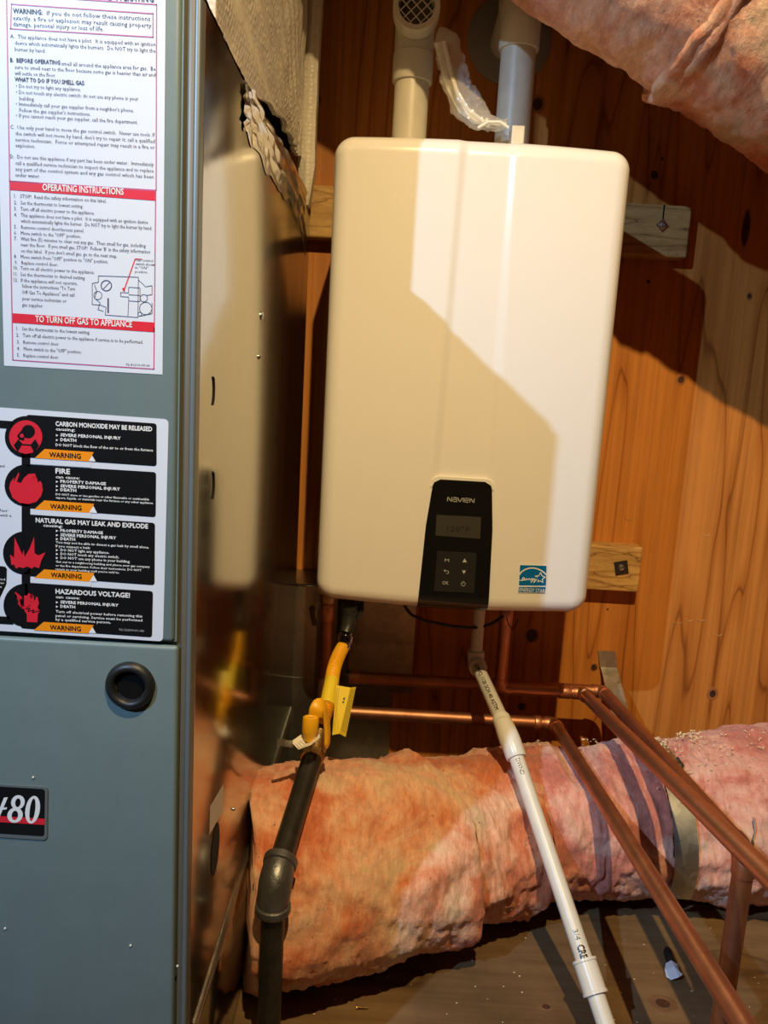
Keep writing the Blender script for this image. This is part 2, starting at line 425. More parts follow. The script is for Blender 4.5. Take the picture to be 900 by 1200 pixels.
# --- instruction label
A_ = (0, 0); B_ = (0, 200)
pa, pb = P(18, 852, 0, B_), P(714, 901, 0, B_)
b = BM(); box(b, pa.x, pb.x, PL, FY, (pa.z + pb.z) / 2, FZ1 - .0015); lab = obj('instruction_label', b, M['label'], furn)
flat('red_banner', [[(42, 793), (686, 836), (686, 882), (44, 835)]], M['red'], lab, 1, A_)
flat('red_banner', [[(53, 626), (680, 667), (680, 710), (55, 668)]], M['red'], lab, 1, B_)
def frame_px(bm, a, b_, c_, d, wpx, off, k=1):
    q = [P(*a, k, off), P(*b_, k, off), P(*c_, k, off), P(*d, k, off)]
    wd = wpx / 3.75 / 900 * .64
    for i in range(4):
        p0, p1 = q[i], q[(i + 1) % 4]; t_ = (p1 - p0).normalized(); n_ = Vector((-t_.z, 0, t_.x)) * wd / 2
        poly(bm, [p0 - n_ - t_ * wd / 2, p1 - n_ + t_ * wd / 2, p1 + n_ + t_ * wd / 2, p0 + n_ - t_ * wd / 2])
b = BM(); frame_px(b, (50, 18), (672, 60), (672, 163), (46, 126), 4, A_); frame_px(b, (28, -25), (688, 20), (686, 836), (42, 796), 4, A_)
frame_px(b, (42, 46), (684, 88), (676, 872), (56, 832), 4, B_); obj('border_lines', b, M['magenta'], lab)
lines('banner_lettering', [(187, 836, 543, 'OPERATING INSTRUCTIONS', 24), (156, 864 + 0, 580, 'TO TURN OFF GAS TO APPLIANCE', 24)][:1], M['print_white'], lab, 2, A_, 24, .022)
lines('banner_lettering', [(156, 664, 580, 'TO TURN OFF GAS TO APPLIANCE', 24)], M['print_white'], lab, 2, B_, 24, .022)
rows = [(8, -28, 675, 'FOR YOUR SAFETY READ BEFORE OPERATING', 21, .03), (57, 57, 186, 'WARNING:', 17, .03), (205, 66, 660, 'If you do not follow these instructions', 16), (57, 87, 665, 'exactly, a fire or explosion may result causing property', 16),
    (57, 114, 455, 'damage, personal injury or loss of life.', 16), (45, 167, 683, 'A.  This appliance does not have a pilot.  It is equipped with an ignition'), (65, 196, 683, 'device which automatically lights the burners.  Do NOT try to light the'),
    (65, 224, 200, 'burner by hand.'), (45, 272, 264, 'B.  BEFORE OPERATING', 15, .03), (270, 287, 683, 'smell all around the appliance area for gas.  Be'), (65, 302, 683, 'sure to smell next to the floor because some gas is heavier than air and'),
    (65, 329, 245, 'will settle on the floor.'), (65, 357, 372, 'WHAT TO DO IF YOU SMELL GAS:', 15, .03), (70, 385, 355, '\u2022 Do not try to light any appliance.'), (70, 412, 608, '\u2022 Do not touch any electric switch; do not use any phone in your'),
    (85, 440, 152, 'building.'), (70, 464, 588, "\u2022 Immediately call your gas supplier from a neighbor's phone."), (85, 492, 398, "Follow the gas supplier's instructions."), (70, 515, 605, '\u2022 If you cannot reach your gas supplier, call the fire department.'),
    (45, 565, 680, 'C.  Use only your hand to move the gas control switch.  Never use tools. If'), (68, 594, 680, "the switch will not move by hand, don't try to repair it; call a qualified"), (68, 621, 680, 'service technician.  Force or attempted repair may result in a fire or'), (68, 646, 155, 'explosion.'),
    (45, 695, 675, 'D.  Do not use this appliance if any part has been under water.  Immediately'), (68, 724, 675, 'call a qualified service technician to inspect the appliance and to replace'), (68, 750, 675, 'any part of the control system and any gas control which has been'), (68, 776, 175, 'under water.')]
lines('safety_lettering', rows, M['ink'], lab, 1, A_, 14, .006, res=1)
rows = [(62, 118, 467, '1.   STOP!  Read the safety information on this label.'), (62, 147, 365, '2.   Set the thermostat to lowest setting.'), (62, 174, 415, '3.   Turn off all electric power to the appliance.'), (62, 201, 650, '4.   This appliance does not have a pilot.  It is equipped with an ignition device'),
    (92, 228, 668, 'which automatically lights the burner.  Do NOT try to light the burner by hand.'), (62, 254, 370, '5.   Remove control door/access panel.'), (62, 280, 355, '6.   Move switch to the "OFF" position.'), (62, 305, 640, '7.   Wait five (5) minutes to clear out any gas.  Then smell for gas, including'),
    (92, 332, 660, "near the floor.  If you smell gas, STOP!  Follow 'B' in the safety information"), (92, 359, 515, "on this label.  If you don't smell gas, go to the next step."), (62, 384, 475, '8.   Move switch from "OFF" position to "ON" position.'), (65, 410, 255, '9.   Replace control door.'),
    (60, 434, 415, '10.  Turn on all electric power to the appliance.'), (60, 461, 375, '11.  Set the thermostat to desired setting.'), (60, 487, 340, '12.  If the appliance will not operate,'), (97, 514, 330, 'follow the instructions "To Turn'), (97, 541, 327, 'Off Gas To Appliance" and call'),
    (97, 569, 292, 'your service technician or'), (97, 596, 190, 'gas supplier.'), (72, 700, 395, '1.   Set the thermostat to the lowest setting.'), (72, 729, 628, '2.   Turn off all electric power to the appliance if service is to be performed.'), (75, 759, 260, '3.   Remove control door.'), (75, 788, 358, '4.   Move switch to the "OFF" position.'),
    (75, 817, 258, '5.   Replace control door.'), (553, 856, 658, '92-41310-07-00', 9), (596, 397, 672, 'Gas control', 10), (596, 414, 680, 'switch shown', 10), (594, 430, 650, 'in "ON"', 10), (594, 448, 650, 'position.', 10)]
lines('instruction_lettering', rows, M['ink'], lab, 1, B_, 14, .006, res=1)
# gas valve drawing
b = BM()
def seg(bm, a, c_, wpx=2.2, off=B_, k=1):
    p0, p1 = P(*a, k, off), P(*c_, k, off); t_ = (p1 - p0).normalized(); n_ = Vector((-t_.z, 0, t_.x)) * (wpx / 3.75 / 900 * .64 / 2)
    poly(bm, [p0 - n_, p1 - n_, p1 + n_, p0 + n_])
def pline(bm, pts, **k):
    for i in range(len(pts) - 1): seg(bm, pts[i], pts[i + 1], **k)
def circ(cx, cy, r, n=16): return [(cx + r * math.cos(i * 2 * PI / n), cy + r * math.sin(i * 2 * PI / n)) for i in range(n + 1)]
pline(b, [(432, 462), (608, 468), (606, 645), (462, 634), (466, 600), (440, 590), (405, 588), (405, 495), (432, 490), (432, 462)])
pline(b, circ(467, 505, 23), wpx=3.5); pline(b, circ(430, 548, 18)); pline(b, [(452, 522), (482, 490)])
pline(b, [(530, 535), (565, 537), (565, 512), (615, 515), (615, 575), (565, 572), (565, 555), (530, 553), (530, 535)]); pline(b, [(565, 545), (615, 548)])
pline(b, [(565, 575), (562, 640)]); pline(b, [(608, 480), (640, 510), (668, 505), (668, 545), (640, 548)]); pline(b, circ(632, 560, 16)); pline(b, circ(640, 605, 28, 10)); pline(b, [(612, 640), (668, 628), (668, 580)])
pline(b, [(475, 560), (475, 625)], wpx=6); pline(b, [(415, 500), (425, 530), (415, 560), (440, 580), (430, 610), (455, 618)]); pline(b, circ(614, 630, 9, 8))
obj('valve_drawing', b, M['ink'], lab)
b = BM(); pline(b, [(672, 414), (680, 414)], wpx=3); pline(b, [(594, 387), (545, 525)], wpx=4); pline(b, [(594, 387), (625, 389)], wpx=3); seg(b, (540, 515), (546, 530), 7); obj('red_pointer', b, M['red'], lab)

# --- warning label
W_ = (0, 460)
b = BM(); q = [P(-420, 36, 0, W_), P(741, 118, 0, W_), P(716, 1094, 0, W_), P(-420, 1020, 0, W_)]
q = [Vector((p.x, PL, p.z)) for p in q]
poly(b, [Vector((p.x, FY, p.z)) for p in rrect(q, .004)], FY - PL); wl = obj('warning_label', b, M['label'], furn)
def rr_px(pts, r=14, n=5):
    q_ = [Vector((x, y, 0)) for x, y in pts]; return [(v.x, v.y) for v in rrect(q_, r, n)]
panels = [[(115, 97), (688, 136), (688, 324), (115, 285)], [(115, 315), (686, 350), (684, 548), (115, 508)], [(115, 535), (681, 573), (679, 847), (115, 806)], [(115, 836), (672, 873), (668, 1076), (90, 1036)]]
flat('black_panel', [rr_px(p_) for p_ in panels], M['blk_print'], wl, 1, W_)
flat('black_link', [circ(113, 195, 92, 32)[:-1], circ(112, 408, 92, 32)[:-1], circ(108, 705, 95, 32)[:-1], circ(110, 935, 95, 32)[:-1], [(95, 180), (133, 180), (133, 930), (95, 930)],
     [(-400, 96), (60, 126), (60, 160), (-400, 130)], [(-400, 965), (40, 985), (60, 1020), (-400, 995)], [(-60, 756), (22, 765), (30, 775), (28, 840), (-2, 905), (-60, 903)]], M['blk_print'], wl, 1.2, W_)
flat('white_gap', [[(134, 291), (400, 308), (400, 330), (134, 314)], [(134, 512), (400, 529), (400, 553), (134, 536)], [(134, 812), (400, 829), (400, 853), (134, 836)]], M['label'], wl, 1.5, W_)
flat('orange_bar', [[(152, 288), (196, 248), (412, 262), (390, 303)], [(150, 514), (194, 474), (414, 489), (392, 529)], [(150, 815), (194, 777), (415, 793), (392, 832)], [(148, 1045), (192, 1008), (412, 1022), (388, 1059)]], M['orange'], wl, 1.8, W_)
lines('warning_lettering', [(217, 283, 355, 'WARNING'), (221, 510, 358, 'WARNING'), (224, 811, 358, 'WARNING'), (220, 1041, 355, 'WARNING')], M['blk_print'], wl, 2.2, W_, 20, .03)
flat('white_triangle', [[(390, 301), (405, 277), (420, 303)], [(392, 527), (410, 498), (427, 530)], [(394, 829), (411, 801), (427, 831)], [(390, 1056), (406, 1031), (422, 1058)]], M['print_white'], wl, 2.0, W_)
big = [(245, 146, 668, 'CARBON MONOXIDE MAY BE RELEASED', 18), (245, 355, 307, 'FIRE', 21), (158, 570, 650, 'NATURAL GAS MAY LEAK AND EXPLODE', 19), (245, 883, 570, 'HAZARDOUS VOLTAGE!', 20)]
lines('heading_lettering', big, M['print_white'], wl, 2, W_, 20, .035)
A = '\u25ba  '
sm = [(245, 166, 330, 'causing:'), (266, 192, 530, 'SEVERE PERSONAL INJURY', 12, .035), (266, 213, 335, 'DEATH', 12, .035), (245, 235, 672, 'DO NOT block the flow of the air to or from the furnace', 11, .02),
    (245, 376, 350, 'can cause:'), (266, 396, 465, 'PROPERTY DAMAGE', 12, .035), (266, 416, 527, 'SEVERE PERSONAL INJURY', 12, .035), (266, 433, 335, 'DEATH', 12, .035), (245, 451, 655, 'DO NOT store or use gasoline or other flammable or combustible', 9), (245, 466, 672, 'vapors, liquids, or materials near the furnace or any other appliance', 9),
    (190, 589, 275, 'causing:'), (266, 612, 452, 'PROPERTY DAMAGE', 12, .035), (266, 631, 510, 'SEVERE PERSONAL INJURY', 12, .035), (266, 648, 330, 'DEATH', 12, .035), (245, 662, 655, 'You may not be able to detect a gas leak by smell alone.', 10), (245, 679, 397, 'If you suspect a leak:', 10),
    (266, 697, 480, 'DO NOT light any appliance.', 11), (266, 714, 523, 'DO NOT touch any electric switch.', 11), (266, 731, 572, 'DO NOT use any phone in your building.', 11), (245, 747, 658, 'Get out to a neighboring building and phone your gas company', 9), (245, 764, 622, 'or the fire department. Follow their instructions. DO NOT', 9), (245, 780, 525, "return to your building until you're told to.", 9),
    (245, 903, 350, 'can cause:'), (266, 926, 520, 'SEVERE PERSONAL INJURY', 12, .035), (266, 945, 330, 'DEATH', 12, .035), (245, 967, 625, 'Turn off electrical power before removing this', 11), (245, 985, 625, 'panel or servicing. Service must be performed', 11), (245, 1002, 487, 'by a qualified service person.', 11)]
lines('small_lettering', sm, M['print_white'], wl, 2, W_, 12, .02, res=1)
flat('bullet', [[(246, y - 9), (256, y - 4), (246, y + 1)] for y in (192, 213, 396, 416, 433, 612, 631, 648, 697, 714, 731, 926, 945)], M['print_white'], wl, 2, W_)
lines('code_lettering', [(523, 1046, 632, '92-22204-01-00', 9)], M['print_grey'], wl, 2, W_, 9)
lines('edge_lettering', [(-40, 325, 20, 'injury and', 11), (-45, 520, 36, 'to for', 11), (-60, 540, 50, 'not fill with a', 11)], M['ink'], wl, 1, W_, 11)
lines('edge_lettering', [(-45, 822, 22, 'qualified', 9), (-45, 838, 20, 'installer', 9), (-45, 855, 8, 'service', 9)], M['print_white'], wl, 2, W_, 9)
flat('red_symbol', [circ(113, 195, 73, 36)[:-1]], M['red'], wl, 2, W_)
flat('symbol_black', [circ(124, 172, 30, 16)[:-1], [(75, 190), (92, 168), (108, 190), (106, 212), (84, 208)], [(60, 232), (80, 205), (100, 226), (135, 228), (155, 205), (172, 234), (150, 262), (135, 235), (95, 232), (78, 262)]], M['blk_print'], wl, 2.3, W_)  # black printed shapes on the red disc
flat('red_symbol', [circ(96, 190, 9, 10)[:-1], [(84, 262), (92, 240), (112, 233), (132, 242), (145, 264), (112, 270)]], M['red'], wl, 2.6, W_)
flat('red_symbol', [[(40, 420), (45, 396), (62, 372), (60, 392), (82, 350), (84, 362), (74, 392), (92, 398), (104, 376), (125, 358), (153, 356), (134, 374), (132, 402), (148, 412), (150, 386), (162, 374), (166, 396), (176, 388), (184, 400), (188, 430), (180, 456), (160, 480), (125, 490), (85, 484), (55, 462)]], M['red'], wl, 2, W_)
flat('red_symbol', [[(50, 758), (44, 712), (62, 726), (64, 636), (88, 690), (98, 714), (104, 690), (108, 722), (128, 690), (150, 634), (152, 706), (168, 716), (200, 702), (182, 738), (172, 772), (150, 765), (140, 774), (120, 764), (100, 772), (84, 766), (70, 774), (62, 756)]], M['red'], wl, 2, W_)
flat('red_symbol', [[(118, 1008), (118, 975), (106, 955), (106, 920), (106, 892), (114, 892), (116, 922), (120, 922), (122, 884), (131, 882), (133, 922), (137, 922), (140, 886), (149, 888), (149, 924), (153, 924), (158, 897), (166, 900), (166, 950), (175, 956), (166, 975), (164, 1010)],
     [(64, 880), (68, 876), (98, 900), (84, 925), (108, 945), (100, 952), (78, 928), (90, 904)]], M['red'], wl, 2, W_)
b = BM(); pline(b, [(112, 952), (132, 948), (122, 962), (150, 956), (142, 968), (172, 958)], wpx=4, off=W_, k=2.4); obj('symbol_black', b, M['blk_print'], wl)

# --- model badge on the lower door
PL2 = FY - .0013
def Q(cx, cy, k=0): return at(cx / 2.368, 740 + cy / 2.368, PL2 - k * .0003)
b = BM(); poly(b, rrect([Q(-330, 402), Q(133, 431), Q(131, 578), Q(-330, 549)], .004), .0008); bd = obj('model_badge', b, M['cool_edge'], furn)
b = BM(); poly(b, rrect([Q(-322, 410, 3), Q(125, 438, 3), Q(123, 569, 3), Q(-322, 541, 3)], .003)); obj('badge_field', b, M['blk_print'], bd)
b = BM(); poly(b, [Q(-322, 492, 3.4), Q(125, 520, 3.4), Q(124, 537, 3.4), Q(-322, 509, 3.4)]); obj('badge_stripe', b, M['red'], bd)
def Z(x, y, k): return at(x / 11.25, 900 + y / 11.25, PL2 - k * .0003)
def ring(name, oc, orr, ic, ir, sh, k):       # slanted ring between two ellipses
    b = BM(); n = 40; vo, vi = [], []
    for i in range(n):
        a = i * 2 * PI / n; c_, s_ = math.cos(a), math.sin(a)
        vo.append(b.verts.new(Z(oc[0] + orr[0] * c_ - sh * orr[1] * s_, oc[1] + orr[1] * s_, k))); vi.append(b.verts.new(Z(ic[0] + ir[0] * c_ - sh * ir[1] * s_, ic[1] + ir[1] * s_, k)))
    for i in range(n): b.faces.new((vo[i], vo[(i + 1) % n], vi[(i + 1) % n], vi[i]))
    return obj(name, b, M['print_white'], bd)
ring('badge_digit', (430, 550), (96, 182), (428, 552), (36, 150), .12, 3.8)
ring('badge_digit', (236, 452), (90, 94), (236, 458), (36, 58), .08, 3.8)
ring('badge_digit', (198, 622), (102, 100), (196, 625), (42, 62), .08, 4.0)
b = BM(); poly(b, [Z(*p, 3.8) for p in ((52, 390), (104, 385), (18, 590), (-30, 700), (-66, 690), (-28, 590))]); poly(b, [Z(*p, 4.0) for p in ((-60, 535), (94, 518), (86, 545), (-66, 562))]); obj('badge_letter', b, M['print_white'], bd)
# dust specks
b = BM()
for px, py in ((39, 911), (6, 1088), (153, 1108), (208, 1132)):
    c = at(px, py, FY - .0016); bmesh.ops.create_icosphere(b, subdivisions=1, radius=.0011, matrix=Matrix.Translation(c))
obj('dust_speck', b, M['paper'], furn)['kind'] = 'stuff'
# --- details on the galvanised side
def SX(px, py, k=0): 
    p = atX(px, py, FX); return Vector((FX + .0002 + k * .0003, p.y, p.z))
b = BM(); poly(b, [SX(246, 945), SX(262, 918), SX(261, 950), SX(245, 979)]); obj('paper_sticker', b, M['paper'], furn)
b = BM(); pts = []
c = SX(252, 995, 1)
for k in range(20):
    a = k * PI / 10; pts.append(c + Vector((0, .019 * math.cos(a), .027 * math.sin(a))))
poly(b, pts); obj('knockout_hole', b, M['gap'], furn)
for px, py, r in ((306, 370, .005), (303, 418, .003), (273, 948, .002)):
    c = SX(px, py); b = BM(); lathe(b, c, (1, 0, 0), [(0, r), (.001, r), (.0025, r * .6), (.0027, 0)], 12); obj('screw', b, M['zinc'], furn, smooth=True)
for px, py, h in ((248, 458, .012), (248, 569, .012)):
    c = SX(px, py, 1); b = BM()
    pts = [c + Vector((.0003, .006 * math.cos(a), h * math.sin(a))) for a in [-1.3 + i * .26 for i in range(11)]]
    tube(b, pts, .0009, 6); obj('knockout_slot', b, M['gap'], furn)
b = BM(); box(b, FX - .001, FX + .0016, FY + .03, FB - .002, FZ0 + .001, FZ0 + .008, .0008, 1); obj('bottom_hem', b, M['galv'], furn)

# ------------------------------------------------------------ return box below the furnace
t = thing('return_box', (-.42, .97, 0), 'low galvanised return-air box the furnace stands on', 'duct box')
b = BM(); box(b, XL, FX - .001, FY + .02, FB, .0, FZ0 - .0005, .002, 2); obj('sheet_metal', b, M['side'], t, smooth=True)
b = BM(); box(b, FX - .002, FX + .0015, FY + .02, FB, FZ0 - .010, FZ0 - .002, .0008, 1); obj('seam_strip', b, M['galv'], t)
# sheet-metal riser behind the furnace
zt = at(350, 684, 1.36).z
t = thing('metal_riser', (-.2, 1.41, 0), 'dull sheet-metal box standing against the wall behind the furnace', 'duct box')
b = BM(); box(b, -.40, -.112, 1.362, WY - .001, 0, zt, .0015, 2); obj('sheet_metal', b, M['galv'], t)
b = BM(); box(b, -.40, -.110, 1.359, 1.363, zt - .0035, zt + .0015, .0015, 2); obj('folded_rim', b, M['chrome'], t)
zz = at(350, 795, 1.36).z
b = BM(); box(b, -.40, -.1118, 1.3614, 1.363, zz - .001, zz + .001); obj('cross_seam', b, M['galv'], t)
# grey sheet on the wall behind the pipes
t = thing('wall_flashing', (0, 1.465, 0), 'dull grey metal panel on the plywood below the heater\'s left half', 'panel')
x1 = at(485, 760, 1.463).x; x2 = at(459, 830, 1.463).x; zm = at(470, 812, 1.463).z
b = BM(); box(b, -.108, x1, 1.463, WY - .0006, zm, .47, .0006, 1); obj('upper_sheet', b, M['galv'], t)
b = BM(); box(b, -.108, x2, 1.4635, WY - .0006, .02, zm, .0006, 1); obj('lower_sheet', b, M['galv'], t)

# ------------------------------------------------------------ supply plenum in bubble insulation
t = thing('supply_plenum', (-.4, 1.05, FZ1), 'supply-air plenum on the furnace, wrapped in beige bubble insulation', 'duct')
YP0, YP1 = .80, 1.312
b = BM(); box(b, -.66, -.225, YP0 + .02, YP1 + .02, FZ1 + .25, 2.25); obj('sheet_metal', b, M['galv'], t)
b = BM(); v8 = [b.verts.new(p) for z in (FZ1, FZ1 + .252) for p in ((-.66, YP0 + .03, z), (-.212, YP0 + .03, z), (-.184, YP1, z), (-.66, YP1, z))]
for f in ((3, 2, 1, 0), (4, 5, 6, 7), (0, 1, 5, 4), (1, 2, 6, 5), (2, 3, 7, 6), (3, 0, 4, 7)): b.faces.new([v8[i] for i in f])
obj('black_gap_block', b, M['gap'], t)  # solid black block; its colour stands for the shade in the gap
def wrap_x(y): return -.192 + (y - YP0) / (YP1 - YP0) * .027
apex = Vector((0, 1.30, 1.10))
HEM = [(YP0, FZ1 + .003), (.86, FZ1 + .004)] + [(atX(px, py, -.164).y, atX(px, py, -.164).z) for px, py in ((299, 100), (312, 112), (324, 122), (336, 142), (344, 166), (350, 182), (358, 184))]
def hem(y):
    for i in range(len(HEM) - 1):
        if y <= HEM[i + 1][0] or i == len(HEM) - 2:
            k = (y - HEM[i][0]) / (HEM[i + 1][0] - HEM[i][0]); return HEM[i][1] + (HEM[i + 1][1] - HEM[i][1]) * max(0, min(1.2, k)) + .0022 * fbm((y, 0, 0), 60, 3)
def hem_old(y):      # lower hem of the wrap rises then frays to a gap near the back
    k = (y - YP0) / (YP1 - YP0)
    return FZ1 + .004 + (.040 * max(0, (k - .25)) ** .8 if k > .25 else 0) + .004 * math.sin(40 * k) * .4
b = BM(); NY, NZ = 110, 150; g = []
for j in range(NZ + 1):
    row = []
    for i in range(NY + 1):
        y = YP0 + (YP1 - YP0) * i / NY; zb = hem(y); z = zb + (1.9 - zb) * (j / NZ) ** 1.6
        dy, dz = apex.y - y, z - apex.z + .02
        ang = math.atan2(dz, max(dy, .001)); d = math.hypot(dz, dy)
        rip = .0030 * math.sin(ang * 38) * min(1, d / .12) * (1 if dz > 0 else 0) * max(0, 1 - max(0, z - 1.5) / .3)
        bulge = .008 * math.sin(PI * i / NY)
        fl = .0025 * fbm((0, y, z), 12, 2)
        row.append(b.verts.new((wrap_x(y) + bulge + rip + fl, y, z)))
    g.append(row)
for j in range(NZ):
    for i in range(NY): b.faces.new((g[j][i], g[j][i + 1], g[j + 1][i + 1], g[j + 1][i]))
r = bmesh.ops.extrude_face_region(b, geom=b.faces[:])
for v in [q for q in r['geom'] if isinstance(q, bmesh.types.BMVert)]: v.co.x -= .006
obj('bubble_wrap', b, M['bubble'], t, smooth=True)
b = BM(); box(b, -.66, -.186, YP0 - .004, YP0 + .006, FZ1 + .004, 2.2, .003, 2); obj('front_wrap', b, M['bubble'], t, smooth=True)
# rear flap, its cut edge turned to the viewer
b = BM(); pts = []
zf = at(360, 243, 1.335).z
for j in range(60):
    k = j / 59; z = zf + (2.0 - zf) * k
    hw = .0135 * min(1, (k * 14 + .12) ** .6); xc = at(361, 200, 1.318).x + .003 * math.sin(z * 9) - .001
    for sx in (-1, 1): pts.append((xc + sx * (hw + .0008 * fbm((sx, 0, z), 30, 2)), z))
rows_ = [[b.verts.new((pts[2 * j][0], 1.318, pts[2 * j][1])), b.verts.new(((pts[2 * j][0] + pts[2 * j + 1][0]) / 2, 1.311, pts[2 * j][1])), b.verts.new((pts[2 * j + 1][0], 1.318, pts[2 * j][1])),
          b.verts.new((pts[2 * j + 1][0], 1.345, pts[2 * j][1])), b.verts.new((pts[2 * j][0], 1.345, pts[2 * j][1]))] for j in range(60)]
for j in range(59):
    for k in range(5): b.faces.new((rows_[j][k], rows_[j][(k + 1) % 5], rows_[j + 1][(k + 1) % 5], rows_[j + 1][k]))
b.faces.new(rows_[0]); b.faces.new(rows_[-1][::-1])
obj('wrap_flap', b, M['bubble'], t, smooth=True)

# crinkled foil tape over the furnace's top edge
t = thing('foil_tape', (-.16, 1.0, FZ1), 'crinkled silver foil tape along the top edge of the furnace side', 'tape')
up = [(284, 93), (295, 108), (307, 133), (327, 165), (344, 192), (358, 226)]; lo = [(284, 150), (297, 178), (318, 206), (334, 232), (348, 256), (357, 300)]
def lerp(pts, s):
    s *= len(pts) - 1; i = min(int(s), len(pts) - 2); f = s - i
    return (pts[i][0] * (1 - f) + pts[i + 1][0] * f, pts[i][1] * (1 - f) + pts[i + 1][1] * f)
b = BM(); g = []
for i in range(70):
    a_, c_ = lerp(up, i / 69), lerp(lo, i / 69); row = []
    pa_, pc_ = atX(*a_, FX), atX(*c_, FX)
    pc_.z += .010 * fbm((i * .10, 0, 5), 1.0, 2)
    for j in range(22):
        p = pa_.lerp(pc_, j / 21); n_ = abs(fbm((i * .075 + j * .05, j * .16 - i * .03, 2), 1.0, 2)) * 1.3; ed = 0
        row.append(b.verts.new((FX + .0008 + .0055 * n_ * min(1, (21 - j) / 5 + .05) + ed, p.y, p.z)))
    g.append(row)
for i in range(69):
    for j in range(21): b.faces.new((g[i][j], g[i][j + 1], g[i + 1][j + 1], g[i + 1][j]))
obj('side_strip', b, M['foil'], t, smooth=True, auto=180)
b = BM(); g = []
for i in range(80):
    y = .61 + i / 79 * .71; row = []
    for j in range(14):
        k = j / 13; x = FX - .0005 - k * .036 + k * .5 * (wrap_x(max(y, YP0)) + .192); z = FZ1 + .0012 + .004 * abs(fbm((y, k * .1, 0), 40, 3)) + max(0, k - .25) * (.022 if y < .98 else .006)
        row.append(b.verts.new((x, y, z)))
    g.append(row)
for i in range(79):
    for j in range(13): b.faces.new((g[i][j], g[i][j + 1], g[i + 1][j + 1], g[i + 1][j]))
obj('top_strip', b, M['foil'], t, smooth=True, auto=50)

# ------------------------------------------------------------ water heater
HX0, HX1, HZ0, HZ1, HF, HB = -.098, .320, .469, 1.140, 1.128, 1.4315
heater = thing('water_heater', (.111, 1.28, HZ0), 'white wall-hung tankless water heater with a black control panel', 'water heater')
RC, RF = .028, .024
xc, zc, hw, hh = (HX0 + HX1) / 2, (HZ0 + HZ1) / 2, (HX1 - HX0) / 2, (HZ1 - HZ0) / 2
def sdf(x, z):
    qx, qz = abs(x - xc) - hw + RC, abs(z - zc) - hh + RC
    return -(min(max(qx, qz), 0) + math.hypot(max(qx, 0), max(qz, 0)) - RC)
cl = [(at(544, 165, HF).x, at(544, 165, HF).z), (at(511, 556, HF).x, at(511, 556, HF).z)]
cr = [(at(603, 165, HF).x, at(603, 165, HF).z), (at(575, 556, HF).x, at(575, 556, HF).z)]
def chan(z, pr):
    k = (z - pr[1][1]) / (pr[0][1] - pr[1][1]); return pr[1][0] + (pr[0][0] - pr[1][0]) * k
def sstep(a, b_, x):
    t_ = min(1, max(0, (x - a) / (b_ - a))); return t_ * t_ * (3 - 2 * t_)
def front_y(x, z):
    d = max(0, sdf(x, z)); drop = RF - math.sqrt(max(0, RF * RF - max(0, RF - d) ** 2)) if d < RF else 0
    l, r_ = chan(z, cl), chan(z, cr); sw = .0075
    rec = .0045 * sstep(l - sw, l + sw, x) * (1 - sstep(r_ - sw, r_ + sw, x))
    bowy = .006 * ((x - xc) / hw) ** 2
    return HF + drop + rec + bowy
us = set()
for i in range(41): us.add(round(-1 + i * .05, 4))
for i in range(16): us.add(round(1 - .14 * (1 - math.cos(i / 15 * PI / 2)), 5)); us.add(round(-1 + .14 * (1 - math.cos(i / 15 * PI / 2)), 5))
for i in range(56): us.add(round((.050 + i * .0020 - xc) / hw, 5))
us = sorted(us)
vs_ = set(round(-1 + i * .04, 4) for i in range(51))
for i in range(18): vs_.add(round(1 - .09 * (1 - math.cos(i / 17 * PI / 2)), 5)); vs_.add(round(-1 + .09 * (1 - math.cos(i / 17 * PI / 2)), 5))
vs_ = sorted(vs_)
b = BM(); g = []
for v in vs_:
    z = zc + v * hh; dz = abs(v) * hh - (hh - RC); W2 = hw - (RC - math.sqrt(max(0, RC * RC - dz * dz)) if dz > 0 else 0)
    row = []
    for u in us:
        x = xc + u * W2; bow = (-.0055 * (1 - u * u) * sstep(.5, 1, -v) + .003 * (1 - u * u) * sstep(.6, 1, v))
        row.append(b.verts.new((x, front_y(x, z), z + bow)))
    g.append(row)
for j in range(len(vs_) - 1):
    for i in range(len(us) - 1): b.faces.new((g[j][i], g[j][i + 1], g[j + 1][i + 1], g[j + 1][i]))
be = [e for e in b.edges if e.is_boundary]
r = bmesh.ops.extrude_edge_only(b, edges=be)
for v in [q for q in r['geom'] if isinstance(q, bmesh.types.BMVert)]: v.co.y = HB
bmesh.ops.remove_doubles(b, verts=b.verts[:], dist=1e-5)
be = [e for e in b.edges if e.is_boundary]
bmesh.ops.contextual_create(b, geom=be)
body = obj('casing', b, M['white'], heater, smooth=True, auto=50)
# control panel following the casing
def band(bm, left, right, z0, z1, off, nz=40, nx=16, rtop=.0):
    g = []
    for j in range(nz + 1):
        z = z0 + (z1 - z0) * j / nz; l, r_ = left(z), right(z)
        if rtop and z > z1 - rtop:
            q_ = rtop - math.sqrt(max(0, rtop ** 2 - (z - (z1 - rtop)) ** 2)); l += q_; r_ -= q_
        g.append([bm.verts.new((l + (r_ - l) * i / nx, 0, z)) for i in range(nx + 1)])
    for row in g:
        for v in row:
            d = max(0, sdf(v.co.x, v.co.z)); drop = RF - math.sqrt(max(0, RF * RF - max(0, RF - d) ** 2)) if d < RF else 0
            v.co.y = HF + drop + off
            v.co.z += -.0055 * (1 - ((v.co.x - xc) / hw) ** 2) * sstep(.5, 1, -(v.co.z - zc) / hh)
    for j in range(nz):
        for i in range(nx): bm.faces.new((g[j][i], g[j][i + 1], g[j + 1][i + 1], g[j + 1][i]))
    r = bmesh.ops.extrude_edge_only(bm, edges=[e for e in bm.edges if e.is_boundary])
    for v in [q_ for q_ in r['geom'] if isinstance(q_, bmesh.types.BMVert)]: v.co.y += .009
pt = at(541, 563, HF).z
